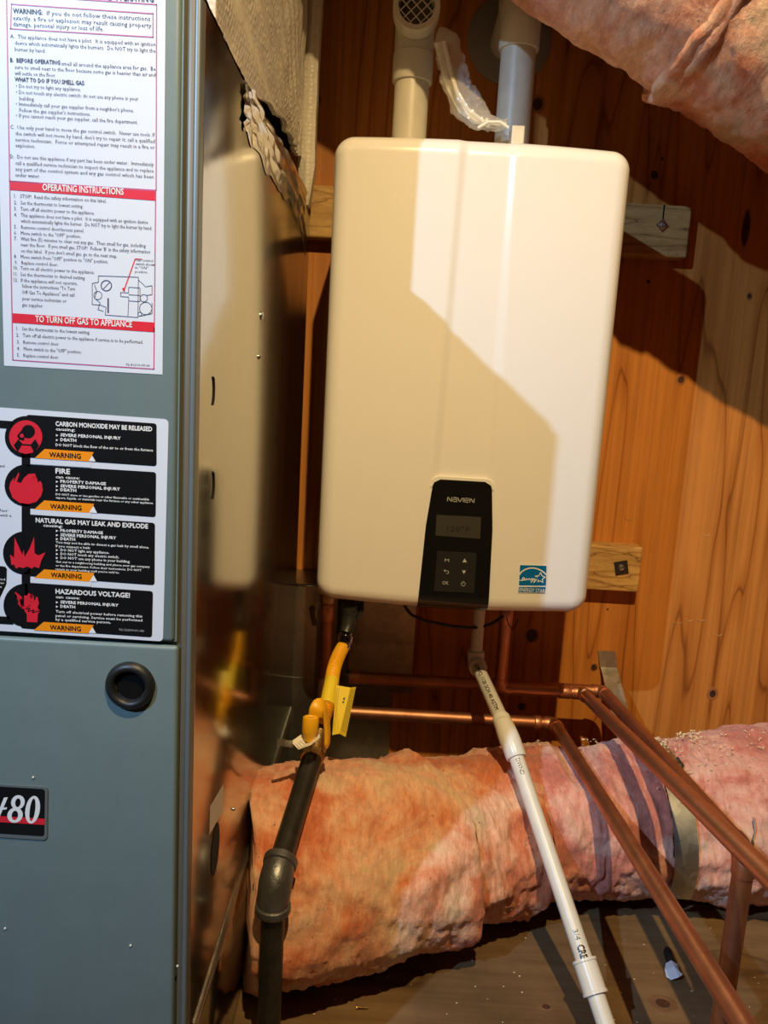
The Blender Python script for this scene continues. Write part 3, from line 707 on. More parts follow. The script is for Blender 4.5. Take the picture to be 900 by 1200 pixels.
Lx = [(pt, at(508, 566, HF).x), (at(500, 615, HF).z, at(499, 615, HF).x), (at(490, 700, HF).z, at(490, 700, HF).x), (HZ0, at(489, 712, HF).x)]
Rx = [(pt, at(576, 568, HF).x), (at(577, 620, HF).z, at(577, 620, HF).x), (at(573, 700, HF).z, at(573, 700, HF).x), (HZ0, at(571, 722, HF).x)]
def interp(tb, z):
    for i in range(len(tb) - 1):
        if z >= tb[i + 1][0] or i == len(tb) - 2:
            k = (z - tb[i + 1][0]) / (tb[i][0] - tb[i + 1][0]); return tb[i + 1][1] + (tb[i][1] - tb[i + 1][1]) * k
b = BM(); band(b, lambda z: interp(Lx, z), lambda z: interp(Rx, z), HZ0 - .001, pt, -.0022, rtop=.010); cp = obj('control_panel', b, M['black'], heater, smooth=True, auto=40)
b = BM(); band(b, lambda z: interp(Lx, min(z, pt)) - .003, lambda z: interp(Rx, min(z, pt)) + .003, pt - .012, pt + .004, -.0006, 8, 16, rtop=.010); obj('panel_trim', b, M['white'], heater, smooth=True, auto=40)
HP = HF - .0026
def H(cx, cy, k=0): return at(460 + cx / 3.75, 540 + cy / 3.75, HP - k * .0003)
b = BM(); poly(b, rrect([H(193, 237), H(389, 247), H(385, 343), H(189, 328)], .001)); lcd = obj('display', b, M['lcd'], cp)
b = BM(); p0, p1 = H(238, 308, 1), H(338, 313, 1); text_bm(b, '120\u00b0F', p0, p1.x - p0.x, .0075); obj('display_digits', b, M['lcdtxt'], cp)
b = BM(); poly(b, rrect([H(197, 395), H(370, 405), H(358, 581), H(182, 572)], .002)); obj('keypad', b, M['keypad'], cp)
b = BM(); p0, p1 = H(240, 177, 1), H(360, 183, 1)
GL = [[[(0, 0), (0, 1), (.16, 1), (.84, 0), (1, 0), (1, 1)]], [[(.08, 1), (.9, 1), (1, .9), (1, 0), (.1, 0), (0, .1), (0, .45), (.1, .55), (1, .55)]], [[(0, 1), (.42, 0), (.58, 0), (1, 1)]],
      [[(.5, 0), (.5, 1)]], [[(.95, 0), (.1, 0), (0, .1), (0, .9), (.1, 1), (.9, 1), (1, .9), (1, .5), (0, .5)]], [[(0, 0), (0, 1), (.16, 1), (.84, 0), (1, 0), (1, 1)]]]
xs_ = [0, .195, .375, .545, .62, .82]; lw = (p1.x - p0.x)
for gi, gl in enumerate(GL):
    gw = .15 if gi != 3 else .06
    for st_ in gl:
        pp = [Vector((p0.x + lw * (xs_[gi] + q[0] * gw + .012), p0.y, p0.z + (0 if gi else 0) + q[1] * .0058)) for q in st_]
        for i in range(len(pp) - 1):
            t_ = (pp[i + 1] - pp[i]).normalized(); n_ = Vector((-t_.z, 0, t_.x)) * .00052
            poly(b, [pp[i] - n_ - t_ * .0003, pp[i + 1] - n_ + t_ * .0003, pp[i + 1] + n_ + t_ * .0003, pp[i] + n_ - t_ * .0003])
obj('maker_lettering', b, M['print_grey'], cp)
b = BM()
p0, p1 = H(229, 443, 1), H(248, 444, 1); text_bm(b, 'M', p0, p1.x - p0.x, .0046)
p0, p1 = H(219, 543, 1), H(246, 545, 1); text_bm(b, 'OK', p0, p1.x - p0.x, .0052)
poly(b, [H(317, 429, 1), H(327, 446, 1), H(307, 446, 1)]); poly(b, [H(314, 498, 1), H(305, 482, 1), H(323, 482, 1)])
def hl(bm, pts, wpx=2.2):
    for i in range(len(pts) - 1):
        p0, p1 = H(*pts[i], 1), H(*pts[i + 1], 1); t_ = (p1 - p0).normalized(); n_ = Vector((-t_.z, 0, t_.x)) * (wpx / 3.75 * .00126 / 2)
        poly(bm, [p0 - n_, p1 - n_, p1 + n_, p0 + n_])
hl(b, [(232, 478), (226, 483), (233, 488)]); hl(b, [(226, 483), (242, 483), (247, 488), (245, 495), (236, 496)])
hl(b, [(311 + 9 * math.cos(a), 541 + 9 * math.sin(a)) for a in [-1.1 + i * .4 for i in range(14)]]); hl(b, [(311, 528), (311, 540)])
obj('key_symbols', b, M['print_grey'], cp)
# energy sticker (crop origin 600,640 at 15x)
def E(cx, cy, k=0):
    return at(600 + cx / 15, 640 + cy / 15, HF - .0004 - k * .0003 + .003)
def E(cx, cy, k=0):
    p = at(600 + cx / 15, 640 + cy / 15, HF); p.y = front_y(p.x, p.z) - .0006 - k * .0003; return p
b = BM(); poly(b, [E(122, 318), E(625, 340), E(592, 838), E(105, 822)], .0003); st = obj('efficiency_sticker', b, M['print_white'], heater)
b = BM(); poly(b, [E(142, 333, 2), E(612, 350, 2), E(600, 700, 2), E(122, 690, 2)]); poly(b, [E(120, 718, 2), E(597, 722, 2), E(580, 826, 2), E(112, 812, 2)]); obj('blue_field', b, M['sticker_blue'], st)
b = BM()
def el(bm, pts, wpx=22):
    for i in range(len(pts) - 1):
        p0, p1 = E(*pts[i], 3), E(*pts[i + 1], 3); t_ = (p1 - p0).normalized(); n_ = Vector((-t_.z, 0, t_.x)) * (wpx / 15 * .00126 / 2)
        poly(bm, [p0 - n_ - t_ * .0003, p1 - n_ + t_ * .0003, p1 + n_ + t_ * .0003, p0 + n_ - t_ * .0003])
el(b, [(128, 500), (170, 450), (225, 412), (300, 388), (375, 385), (450, 400), (520, 432), (570, 470), (602, 505)])
el(b, [(455, 545), (405, 530), (475, 520), (505, 465), (530, 525), (588, 548), (535, 582), (548, 640), (490, 612), (455, 632), (465, 595)], 14)
el(b, [(125, 598), (180, 605), (225, 575), (200, 548), (175, 590), (240, 600), (250, 570), (275, 595), (300, 572), (320, 598), (345, 570), (370, 575), (335, 640), (385, 580), (410, 578), (385, 642), (440, 585)], 14)
p0, p1 = E(128, 795, 3), E(575, 812, 3); text_bm(b, 'ENERGY STAR', p0, p1.x - p0.x, .0058, bold=.01); obj('sticker_lettering', b, M['print_white'], st)
# underside plate
b = BM(); box(b, HX0 + .02, HX1 - .02, HF + .04, HB - .01, HZ0 - .006, HZ0 + .002); obj('base_plate', b, M['zinc'], heater)

# ------------------------------------------------------------ vent pipes on top
def vent_x(px, py): return at(px, py, 1.28)
t = thing('vent_pipe', (.012, 1.28, HZ1), 'cream plastic air-intake pipe with a mesh screen, left of the two on the heater', 'pipe', 'plastic pipes rising from the heater top')
c0 = vent_x(485, 150); ze = vent_x(486, 28).z; xv = vent_x(485, 60).x; zj = vent_x(480, 98).z
b = BM(); tube(b, [(xv, 1.28, HZ1 - .002), (xv, 1.28, zj + .01)], .0268, 36); obj('pipe', b, M['vent'], t, smooth=True)
b = BM(); lathe(b, (xv, 1.28, zj), (0, 0, 1), [(-.0005, .027), (0, .0300), (.002, .0310), (.040, .0310), (.042, .029), (.05, .029)], 40)
pts = path([(xv, 1.28, zj + .03), (xv, 1.28, ze), (xv, 1.245, ze)], .030, 10); tube(b, pts, .0298, 36)
lathe(b, (xv, 1.250, ze), (0, -1, 0), [(0, .031), (.001, .0345), (.030, .0345), (.031, .0335), (.031, .0265), (.006, .0258), (.005, 0)], 44); obj('screened_elbow', b, M['vent'], t, smooth=True, auto=40)
b = BM(); lathe(b, (xv, 1.2435, ze), (0, -1, 0), [(0, .0256), (.0004, 0)], 32); obj('screen_backing', b, M['mesh'], t)
b = BM()
for sgn in (-1, 1):
    for k in range(-3, 4):
        o_ = k * .0108; hl_ = math.sqrt(max(0, .0265 ** 2 - o_ ** 2))
        if hl_ < .004: continue
        d = Vector((math.cos(PI / 4), 0, sgn * math.sin(PI / 4))); n_ = Vector((-d.z, 0, d.x)); cc = Vector((xv, 1.2205, ze)) + n_ * o_
        tube(b, [cc - d * hl_, cc + d * hl_], .0008, 6)
obj('screen_mesh', b, M['vent'], t)
t = thing('vent_pipe', (.18, 1.28, HZ1), 'grey-white plastic exhaust pipe turning back into the wall, right of the two on the heater', 'pipe', 'plastic pipes rising from the heater top')
xv = vent_x(603, 120).x; zj = vent_x(606, 60).z; zt_ = at(610, -12, 1.28).z
b = BM(); tube(b, [(xv, 1.28, HZ1 - .002), (xv, 1.28, zj + .01)], .0268, 36); obj('pipe', b, M['vent'], t, smooth=True)
b = BM(); lathe(b, (xv, 1.28, zj), (0, 0, 1), [(-.0005, .027), (0, .0295), (.002, .0310), (.050, .0310)], 40)
tube(b, path([(xv, 1.28, zj + .04), (xv, 1.28, zt_), (xv, 1.33, zt_)], .032, 10), .0310, 36)
obj('elbow', b, M['vent'], t, smooth=True, auto=40)
b = BM(); tube(b, [(xv, 1.31, zt_), (xv, WY - .001, zt_)], .0268, 36); obj('wall_pipe', b, M['pvc'], t, smooth=True)
b = BM(); lathe(b, (at(597, 46, 1.467).x, WY - .0005, at(597, 46, 1.467).z), (0, -1, 0), [(0, .074), (.003, .074), (.0045, .071), (.0045, 0)], 48); obj('wall_disc', b, M['vent2'], t, smooth=True, auto=40)

# clear bag holding a white strap, lying on the heater
t = thing('plastic_bag', at(570, 150, 1.22), 'crumpled clear plastic bag standing on the heater between the two pipes', 'bag')
cpts = [at(518, 34, 1.235), at(522, 48, 1.235), at(528, 75, 1.23), at(536, 100, 1.225), at(550, 128, 1.22), at(570, 143, 1.215), at(594, 147, 1.21)]
rr = [.004, .018, .021, .022, .024, .014, .008]
fine, fr_ = [], []
for i in range(61):
    s = i / 60 * 6; k = min(int(s), 5); f = s - k; f = f * f * (3 - 2 * f) * .3 + f * .7
    fine.append(cpts[k].lerp(cpts[k + 1], f)); fr_.append(rr[k] * (1 - f) + rr[k + 1] * f)
b = BM(); rings = tube(b, fine, fr_, 40, flat=(.95, .6))
for v in b.verts:
    v.co += Vector((fbm(v.co, 60, 3), fbm(v.co + Vector((9, 0, 0)), 60, 3) * .6, fbm(v.co + Vector((0, 9, 0)), 45, 3))) * .005
    v.co.z = max(v.co.z, HZ1 + .0035)
obj('film', b, M['clear'], t, smooth=True, auto=35)
t2 = thing('mounting_strap', at(570, 150, 1.22), 'white plastic strap coiled inside the clear bag', 'strap')
b = BM(); tube(b, [at(*p, 1.23) for p in ((513, 50), (520, 78), (528, 105), (540, 128), (556, 141), (574, 146))], .0052, 16, flat=(1, .45)); obj('strip', b, M['cloth'], t2, smooth=True)
b = BM(); tube(b, [at(*p, 1.215) for p in ((520, 48), (527, 78), (535, 106), (548, 128), (566, 142), (584, 145), (594, 146))], .0030, 12, flat=(1, .5)); obj('strip', b, M['cloth'], t2, smooth=True)
b = BM(); tube(b, [at(*p, 1.205) for p in ((560, 150), (572, 143), (586, 143), (596, 150))], .0024, 10); obj('strip', b, M['cloth'], t2, smooth=True)
pq = at(607, 153, 1.20)
b = BM(); box(b, pq.x - .0095, pq.x + .0095, 1.195, 1.225, HZ1 + .001, pq.z + .006, .002, 2); tag(obj('plastic_clip', b, M['vent'], None), 'small beige plastic block on the heater top in front of the exhaust pipe', 'clip')

# ------------------------------------------------------------ insulated ducts
GROOVES = []
def press(v):
    if v.co.z > .5: return
    for p0, p1, r in GROOVES:
        lo_, hi_ = min(p0.y, p1.y), max(p0.y, p1.y)
        if not lo_ - .01 < v.co.y < hi_ + .01: continue
        k = (v.co.y - p0.y) / (p1.y - p0.y); x = p0.x + (p1.x - p0.x) * k; z = p0.z + (p1.z - p0.z) * k
        dx = max(0, abs(v.co.x - x) - r) / .028
        if dx < 1 and v.co.z > z - r * 1.2: v.co.z = min(v.co.z, z - r * 1.2 + .035 * dx * dx)
def batt(name, centre, rfun, s0, s1, m, parent, ns=110, nph=120, amp=.010, seed=0, flare=.004, wide=1.0):
    b = BM(); rings = []
    for i in range(ns + 1):
        s = s0 + (s1 - s0) * i / ns
        c = centre(s); tan = (centre(s + .01) - centre(s - .01)).normalized()
        u = Vector((0, 0, 1)); u = (u - tan * u.dot(tan)).normalized(); v = tan.cross(u)
        ring = []
        for k in range(nph):
            a = k * 2 * PI / nph
            p = Vector((s * 1.0, math.cos(a) * .15, math.sin(a) * .15)); ez = 1.0
            edge = min(i, ns - i) / ns * (s1 - s0)
            rad = rfun(s, a) + amp * fbm(p + Vector((0, 0, seed)), 7, 2) + amp * .55 * fbm(p + Vector((seed, 0, 0)), 22, 4) + amp * .14 * fbm(p, 80, 3) - amp * .9 * max(0, fbm(Vector((p.x * 3.2, p.y, p.z + seed)), 9, 2) - .25)
            rad += flare * math.exp(-edge / .012) - .006 * math.exp(-edge / .003)
            so = .010 * fbm((math.cos(a), math.sin(a), seed), 1.6, 3) * math.exp(-edge / .03)
            ring.append(b.verts.new(c + tan * so + u * (math.cos(a) * rad) + v * (math.sin(a) * rad * wide)))
            press(ring[-1])
        rings.append(ring)
    for i in range(ns):
        for k in range(nph): b.faces.new((rings[i][k], rings[i][(k + 1) % nph], rings[i + 1][(k + 1) % nph], rings[i + 1][k]))
    b.faces.new(rings[0][::-1]); b.faces.new(rings[-1])
    return obj(name, b, m, parent, smooth=True, auto=80)
DT = [(-.16, .936, .138), (-.09, .966, .136), (.03, 1.015, .132), (.175, 1.098, .119), (.305, 1.154, .119), (.49, 1.172, .120), (.652, 1.183, .139), (1.3, 1.20, .145)]
def dlook(x):
    if x <= DT[0][0]: return DT[0][1], DT[0][2]
    for i in range(len(DT) - 1):
        if x <= DT[i + 1][0]:
            k = (x - DT[i][0]) / (DT[i + 1][0] - DT[i][0]); return DT[i][1] * (1 - k) + DT[i + 1][1] * k, DT[i][2] * (1 - k) + DT[i + 1][2] * k
    return DT[-1][1], DT[-1][2]
def dcen(x):
    ys = [dlook(x + d) for d in (-.05, -.025, 0, .025, .05)]
    return Vector((x, sum(y[0] for y in ys) / 5, sum(y[1] for y in ys) / 5))
def drad(x, a, off=0): return dcen(x).z - .005 + off
YC = 1.315; CZ = at(650, 848, YC).z
C = [Vector((at(382, 760, YC).x, YC, HZ0 - .04)), Vector((at(382, 760, YC).x, YC, CZ)), Vector((at(650, 848, YC).x, YC, CZ)), atX(870, 1200, .343)]
C[3] = C[2] + (C[3] - C[2]) * 1.25
RV = .0112
v2 = at(590, 848, 1.10); v2a = at(600, 872, 1.075); v3 = at(688, 1135, .86); dv = (v3 - v2a).normalized()
GROOVES += [(C[2], C[3], .0125), (v2a, v3, .012), (at(321, 1035, .79), at(366, 888, .955), .015)]
low = thing('return_duct', (.5, 1.16, 0), 'thick pink-fibreglass-wrapped duct lying on the floor below the pipes', 'duct')
batt('insulation_batt', dcen, lambda s, a: drad(s, a, .003 + .006 * math.exp(-abs(s - .085) / .03)), -.157, .095, M['pink3'], low, wide=1.13, seed=1, ns=110)
batt('insulation_batt', dcen, lambda s, a: drad(s, a, -.003 + .006 * math.exp(-abs(s - .21) / .02)), .07, .218, M['pink3'], low, wide=1.13, seed=3, ns=80)
batt('insulation_batt', dcen, lambda s, a: drad(s, a, -.001), .195, .452, M['pink2'], low, wide=1.13, seed=5, ns=80)
batt('insulation_batt', dcen, lambda s, a: drad(s, a, -.003), .475, .545, M['pink2'], low, wide=1.13, seed=7, ns=50)
batt('insulation_batt', dcen, lambda s, a: drad(s, a, .001), .535, 1.2, M['pink2'], low, wide=1.13, seed=9, ns=170)
b = BM(); tube(b, [dcen(.44) , dcen(.49)], dcen(.46).z - .016, 64); obj('duct_sleeve', b, M['galv'], low, smooth=True)

# upper duct parallel to the wall, falling to the right
dirU = Vector((.675, 0, -.358)).normalized(); nU = Vector((.358, 0, .675)).normalized()
E0 = Vector((.363, 1.165, 1.193))      # a point of its lower edge
RU = .175
npl = ray(585, 0).cross(ray(900, 227)).normalized()
if npl.z < 0: npl = -npl
dr_ = ray(750, 104); CU0 = CC + dr_ * (1.15 / dr_.y) + npl * (RU - .001)
def ucen(s): return CU0 + dirU * s
upt = thing('supply_duct', CU0, 'pink fibreglass-wrapped duct slanting across the upper right corner', 'duct')
batt('insulation_batt', ucen, lambda s, a: RU - .004  , -.66, .03, M['pink'], upt, seed=11, ns=120, nph=150, amp=.0065)
batt('insulation_batt', ucen, lambda s, a: RU - .006 + .010 * math.exp(-abs(s - .012) / .02), .005, .85, M['pink3'], upt, seed=13, ns=150, nph=150, amp=.0065)

# galvanised hanging strap round the lower duct
t = thing('hanger_strap', (.46, WY, .3), 'galvanised metal strap fixed to the wall and passing down around the lower duct', 'strap')
def ribbon(bm, pts, hwid, th=.0012, side=(1, 0, 0)):
    sd = Vector(side).normalized(); L_, R_ = [], []
    for i, p in enumerate(pts):
        p = Vector(p); hw_ = hwid[i] if isinstance(hwid, list) else hwid
        t_ = (Vector(pts[min(i + 1, len(pts) - 1)]) - Vector(pts[max(i - 1, 0)])).normalized(); n_ = sd.cross(t_).normalized() * th / 2; s_ = sd
        L_.append([bm.verts.new(p - s_ * hw_ + n_), bm.verts.new(p + s_ * hw_ + n_), bm.verts.new(p + s_ * hw_ - n_), bm.verts.new(p - s_ * hw_ - n_)])
    for i in range(len(pts) - 1):
        for k in range(4): bm.faces.new((L_[i][k], L_[i][(k + 1) % 4], L_[i + 1][(k + 1) % 4], L_[i + 1][k]))
    bm.faces.new(L_[0]); bm.faces.new(L_[-1][::-1])
p_t, p_f = at(711, 763, 1.465), at(713, 782, 1.464)
b = BM(); ribbon(b, [p_t, p_f], .0172, .002); obj('wall_clip', b, M['strapz'], t)
cdx = dcen(.463); R_ = cdx.z + .002
pts = [p_f + Vector((0, .002, .002)), at(716, 792, 1.45)]
a0 = math.radians(62)
for k in range(26):
    a = a0 - k * (a0 + math.radians(118)) / 25       # from upper back over the top and down the front
    yy = cdx.y + R_ * 1.13 * math.sin(a); z_ = cdx.z + R_ * math.cos(a)
    pts.append(Vector((.463 + .012 * (k / 25), yy, z_)))
b = BM(); ribbon(b, pts, [.0165, .0165] + [.0175] * 26); obj('strap_band', b, M['strapz'], t, smooth=True, auto=40)

# loose shavings and wires on the duct
def on_duct(px, py, off=0):
    best = None
    for i in range(400):
        Y = .8 + i * .0012; p = at(px, py, Y); c = dcen(p.x)
        if math.hypot((p.y - c.y) / 1.13, p.z - c.z) < c.z + off: return p
    return None
b = BM()
def chip(px, py, s):
    p = on_duct(px, py, .003)
    if not p: return
    c = dcen(p.x); n_ = Vector((0, p.y - c.y, p.z - c.z)).normalized(); q_ = Matrix.Rotation(random.uniform(0, 6.28), 3, 'X') @ Matrix.Rotation(random.uniform(0, 6.28), 3, 'Z')
    vs = [bb for bb in ((-s, 0, 0), (0, s * .45, s * .1), (s, 0, 0), (0, -s * .4, 0), (0, 0, s * .5))]
    vv = [b.verts.new(p + n_ * .001 + q_ @ Vector(v)) for v in vs]
    for f in ((0, 1, 4), (1, 2, 4), (2, 3, 4), (3, 0, 4), (3, 2, 1, 0)): b.faces.new([vv[i] for i in f])
for _ in range(190):
    x = random.uniform(755, 898); chip(x, 868 - (x - 755) * .12 + abs(random.gauss(0, 32)), random.uniform(.0012, .0034))
for _ in range(60): chip(random.gauss(765, 10), random.gauss(868, 6), random.uniform(.002, .005))
for _ in range(40): chip(random.gauss(812, 9), random.gauss(861, 4), random.uniform(.002, .005))
for _ in range(70): chip(random.choice((random.uniform(612, 640), random.uniform(682, 700))), random.gauss(866, 7), random.uniform(.001, .003))
for _ in range(60): chip(random.uniform(380, 640), random.uniform(885, 1100), random.uniform(.0007, .0018))
o = obj('wood_shavings', b, M['shav'], None); o['kind'] = 'stuff'; tag(o, 'pale wood shavings scattered over the top of the pink floor duct', 'shavings')
b = BM(); q_ = on_duct(797, 893, .004); tube(b, [q_ + Vector((-.006, 0, .008)), q_ + Vector((-.002, -.004, .002)), q_ + Vector((.003, -.006, -.003)), q_ + Vector((.001, -.007, -.006)), q_ + Vector((-.002, -.005, -.004))], .0022, 10)
tag(obj('bent_nail', b, M['steel'], None, smooth=True), 'small bent dark nail stuck in the pink duct wrap right of the strap', 'nail')
b = BM(); tube(b, [on_duct(883, 958, .006), on_duct(885, 972, .006), on_duct(882, 984, .007), on_duct(884, 996, .007)], .0011, 8)
tag(obj('tie_wire', b, M['wire'], None, smooth=True), 'thin twisted steel wire hanging on the pink duct at the right', 'wire')

# ------------------------------------------------------------ copper pipes
RP = .0111
def sleeve(bm, p, d, ln=.022, r=RP * 1.13):
    p, d = Vector(p), Vector(d).normalized()
    lathe(bm, p - d * ln / 2, d, [(0, RP), (.0006, r * .97), (.0015, r), (ln - .0015, r), (ln - .0006, r * .97), (ln, RP)], 28)
def elbow(bm, p0, p1, p2, r=RP * 1.13, l=.020):
    p0, p1, p2 = Vector(p0), Vector(p1), Vector(p2)
    a = p1 + (p0 - p1).normalized() * l; c_ = p1 + (p2 - p1).normalized() * l
    pts = [a] + bend(a, p1, c_, l * .85, 10) + [c_]; tube(bm, pts, r, 28)
YB = 1.36
# A : from the cold stub, right along the wall, then toward the viewer
A = [at(587, 752, YB), at(586, 802, YB), Vector((.389, YB, at(683, 812, YB).z)), Vector((.392, .45, .385))]
A[0] = Vector((A[1].x, YB, HZ0 - .045)); A[1].z = A[2].z
tA = thing('copper_pipe', A[2], 'copper water pipe from the heater\'s right port, crossing over the duct beside another', 'pipe', 'copper pipes below the heater')
A[1] = Vector((A[1].x, YB, A[2].z))
b = BM(); tube(b, path(A, .022, 8), RP, 28); obj('pipe', b, M['copper'], tA, smooth=True)
b = BM(); elbow(b, A[0], A[1], A[2]); obj('elbow', b, M['copper'], tA, smooth=True, auto=50)
b = BM(); elbow(b, A[1], A[2], A[3]); obj('elbow', b, M['copper'], tA, smooth=True, auto=50)
b = BM(); d_ = (A[3] - A[2]).normalized(); lathe(b, A[2] + d_ * .021, d_, [(0, RP * 1.1), (.0008, RP * 1.2), (.0022, RP * 1.05)], 28); obj('solder_ring', b, M['solder'], tA, smooth=True)
b = BM(); sleeve(b, A[1].lerp(A[2], .78), (1, 0, 0)); obj('coupling', b, M['copper'], tA, smooth=True, auto=50)
b = BM(); sleeve(b, (A[1].x, YB, HZ0 - .075), (0, 0, 1), .03); obj('coupling', b, M['copper'], tA, smooth=True, auto=50)
b = BM(); lathe(b, (A[1].x, YB, HZ0 - .006), (0, 0, -1), [(0, .013), (.010, .013), (.011, .0165), (.026, .0165), (.027, .0135), (.046, .0135), (.048, .0115)], 24); obj('brass_union', b, M['brass'], tA, smooth=True, auto=40)
# B : behind, from the dark riser at the left, ends in a drop to the floor
B = [Vector((at(403, 720, YB).x, YB, HZ0 - .004)), Vector((at(403, 720, YB).x, YB, at(403, 793, YB).z)), Vector((.428, YB + .006, at(704, 812, YB).z + .001)), Vector((.424, .786, .309)), Vector((.424, .786, 0.0))]
B[1].z = B[2].z; B[1].y = B[2].y; B[0].y = B[2].y
tB = thing('copper_pipe', B[2], 'copper water pipe behind its neighbour, turning straight down to the floor at the right', 'pipe', 'copper pipes below the heater')
b = BM(); tube(b, path([B[1] + Vector((.018, 0, 0)), B[2], B[3], B[4]], .024, 8), RP, 28); obj('pipe', b, M['copperdk'], tB, smooth=True)
b = BM(); elbow(b, B[1], B[2], B[3]); obj('elbow', b, M['copper'], tB, smooth=True, auto=50)
b = BM(); elbow(b, B[2], B[3], B[4], l=.028); obj('elbow', b, M['copperdk'], tB, smooth=True, auto=50)
b = BM(); sleeve(b, B[1] + Vector((.024, 0, 0)), (1, 0, 0), .02); obj('coupling', b, M['copper'], tB, smooth=True, auto=50)
b = BM(); tube(b, path([B[0], B[1] + Vector((0, 0, 0)), B[1] + Vector((.02, 0, 0))], .012, 6), .0125, 24); lathe(b, B[0], (0, 0, -1), [(0, .015), (.03, .015), (.031, .0175), (.05, .0175), (.051, .014)], 24); obj('dark_riser', b, M['steel'], tB, smooth=True, auto=40)
# C : lower run
tC = thing('copper_pipe', C[2], 'lower copper pipe running right from under the heater\'s left corner, then toward the viewer', 'pipe', 'copper pipes below the heater')
b = BM(); tube(b, path(C, .022, 8), RP, 28); obj('pipe', b, M['copperdk'], tC, smooth=True)
b = BM(); elbow(b, C[0], C[1], C[2]); obj('elbow', b, M['copperdk'], tC, smooth=True, auto=50)
b = BM(); elbow(b, C[1], C[2], C[3]); obj('elbow', b, M['copper'], tC, smooth=True, auto=50)
b = BM(); sleeve(b, C[2] + Vector((-.032, 0, 0)), (1, 0, 0), .012, RP * 1.2); obj('coupling', b, M['copper'], tC, smooth=True, auto=50)
b = BM(); sleeve(b, C[0] + Vector((0, 0, -.035)), (0, 0, 1), .03); obj('coupling', b, M['copper'], tC, smooth=True, auto=50)
b = BM(); lathe(b, (C[0].x, YC, HZ0 - .005), (0, 0, -1), [(0, .014), (.012, .014), (.013, .018), (.03, .018), (.031, .014), (.05, .014), (.052, .0115)], 24)
lathe(b, (C[0].x, YC, HZ0 - .026), (-.4, -1, 0), [(0, .010), (.022, .010), (.023, .0085), (.028, .0085)], 20); obj('brass_valve', b, M['brass'], tC, smooth=True, auto=40)
b = BM(); pz = at(370, 722, 1.325); ribbon(b, [at(366, 712, 1.322), at(366, 720, 1.320), at(369, 733, 1.320)], .0045, .003); lathe(b, at(366, 713, 1.325), (0, -1, 0), [(0, .006), (.006, .006), (.007, 0)], 10); obj('lever', b, M['steel'], tC)

# black cable and drain cap under the heater
b = BM(); pts = [at(462, 706, 1.25), at(480, 720, 1.25), at(500, 728, 1.26), at(530, 734, 1.28), at(555, 736, 1.30), at(575, 732, 1.31), at(590, 722, 1.31)]
pts[0].z = max(pts[0].z, HZ0 - .006)
fine = []
for i in range(len(pts) - 1):
    for k in range(5): fine.append(pts[i].lerp(pts[i + 1], k / 5))
fine.append(pts[-1]); sm_ = [fine[0]] + [(fine[i - 1] + fine[i] + fine[i + 1]) / 3 for i in range(1, len(fine) - 1)] + [fine[-1]]
tube(b, sm_, .0028, 10); tag(obj('power_cable', b, M['blackm'], None, smooth=True), 'black cable sagging under the bottom edge of the heater', 'cable')
t = thing('drain_valve', at(607, 735, 1.34), 'black drain cap on a loop of wire beneath the heater\'s right half', 'valve')
c = at(608, 726, 1.34); c.z = HZ0 - .006
b = BM(); lathe(b, c, (0, 0, -1), [(0, .008), (.008, .008), (.009, .011), (.026, .010), (.028, .007), (.029, 0)], 18); obj('cap', b, M['blackm'], t, smooth=True, auto=40)
b = BM(); tube(b, [at(594, 724, 1.33), at(596, 732, 1.32), at(600, 738, 1.32), at(604, 733, 1.32), at(607, 726, 1.33)], .0011, 8); obj('wire_loop', b, M['blackm'], t, smooth=True)

# ------------------------------------------------------------ PVC condensate pipe
RV = .0112
v0 = Vector((at(560, 740, 1.31).x, 1.31, HZ0 - .004)); v1 = Vector((v0.x, 1.31, at(559, 776, 1.31).z)); v4 = v3 + dv * ((v3.z - .012) / -dv.z)
tp = thing('drain_pipe', (v1.x, 1.31, v1.z), 'white plastic condensate pipe coming down over the pink duct to the floor', 'pipe')
b = BM(); tube(b, [v0, v1], RV * .95, 24); obj('stub', b, M['pvc'], tp, smooth=True)
d1 = (v2 - v1).normalized()
b = BM(); lathe(b, (v0.x, 1.31, v1.z + .022), (0, 0, -1), [(0, RV), (.0008, RV * 1.32), (.018, RV * 1.32)], 28); tube(b, bend(v1 + Vector((0, 0, .016)), v1, v1 + d1 * .02, .014, 8) + [v1 + d1 * .020], RV * 1.32, 28)
lathe(b, v1 + d1 * .012, d1, [(0, RV * 1.32), (.001, RV * 1.42), (.012, RV * 1.42), (.0125, RV * 1.3), (.0105, RV)], 28); obj('elbow', b, M['pvcfit'], tp, smooth=True, auto=50)
b = BM(); tube(b, [v1 + d1 * .01, v2], RV, 28); obj('pipe', b, M['pvc'], tp, smooth=True)
b = BM(); a_ = v2 - d1 * .016; e_ = v2a + dv * .022
pts = [a_, a_ + d1 * .0015] + bend(a_ + d1 * .002, (v2 + v2a) / 2, e_ - dv * .002, .018, 8) + [e_ - dv * .0015, e_]
rad = [RV] + [RV * 1.25] + [RV * (1.28 + .14 * math.sin(PI * i / 12)) for i in range(9)] + [RV * 1.36, RV * 1.30]
tube(b, pts, rad, 32); obj('bend_fitting', b, M['pvcfit'], tp, smooth=True, auto=50)
b = BM(); tube(b, [v2a, v3], RV, 28); tube(b, [v3, v4], RV, 28); obj('pipe', b, M['pvc'], tp, smooth=True)
c = at(683, 1126, .867); c = v2a + dv * (c - v2a).dot(dv)
b = BM(); lathe(b, c, dv, [(-.0005, RV), (-.001, RV * 1.42), (.002, RV * 1.42), (.003, RV * 1.33), (.034, RV * 1.33), (.035, RV * 1.42), (.038, RV * 1.42), (.0385, RV)], 30)
obj('coupling', b, M['pvcfit'], tp, smooth=True, auto=30)
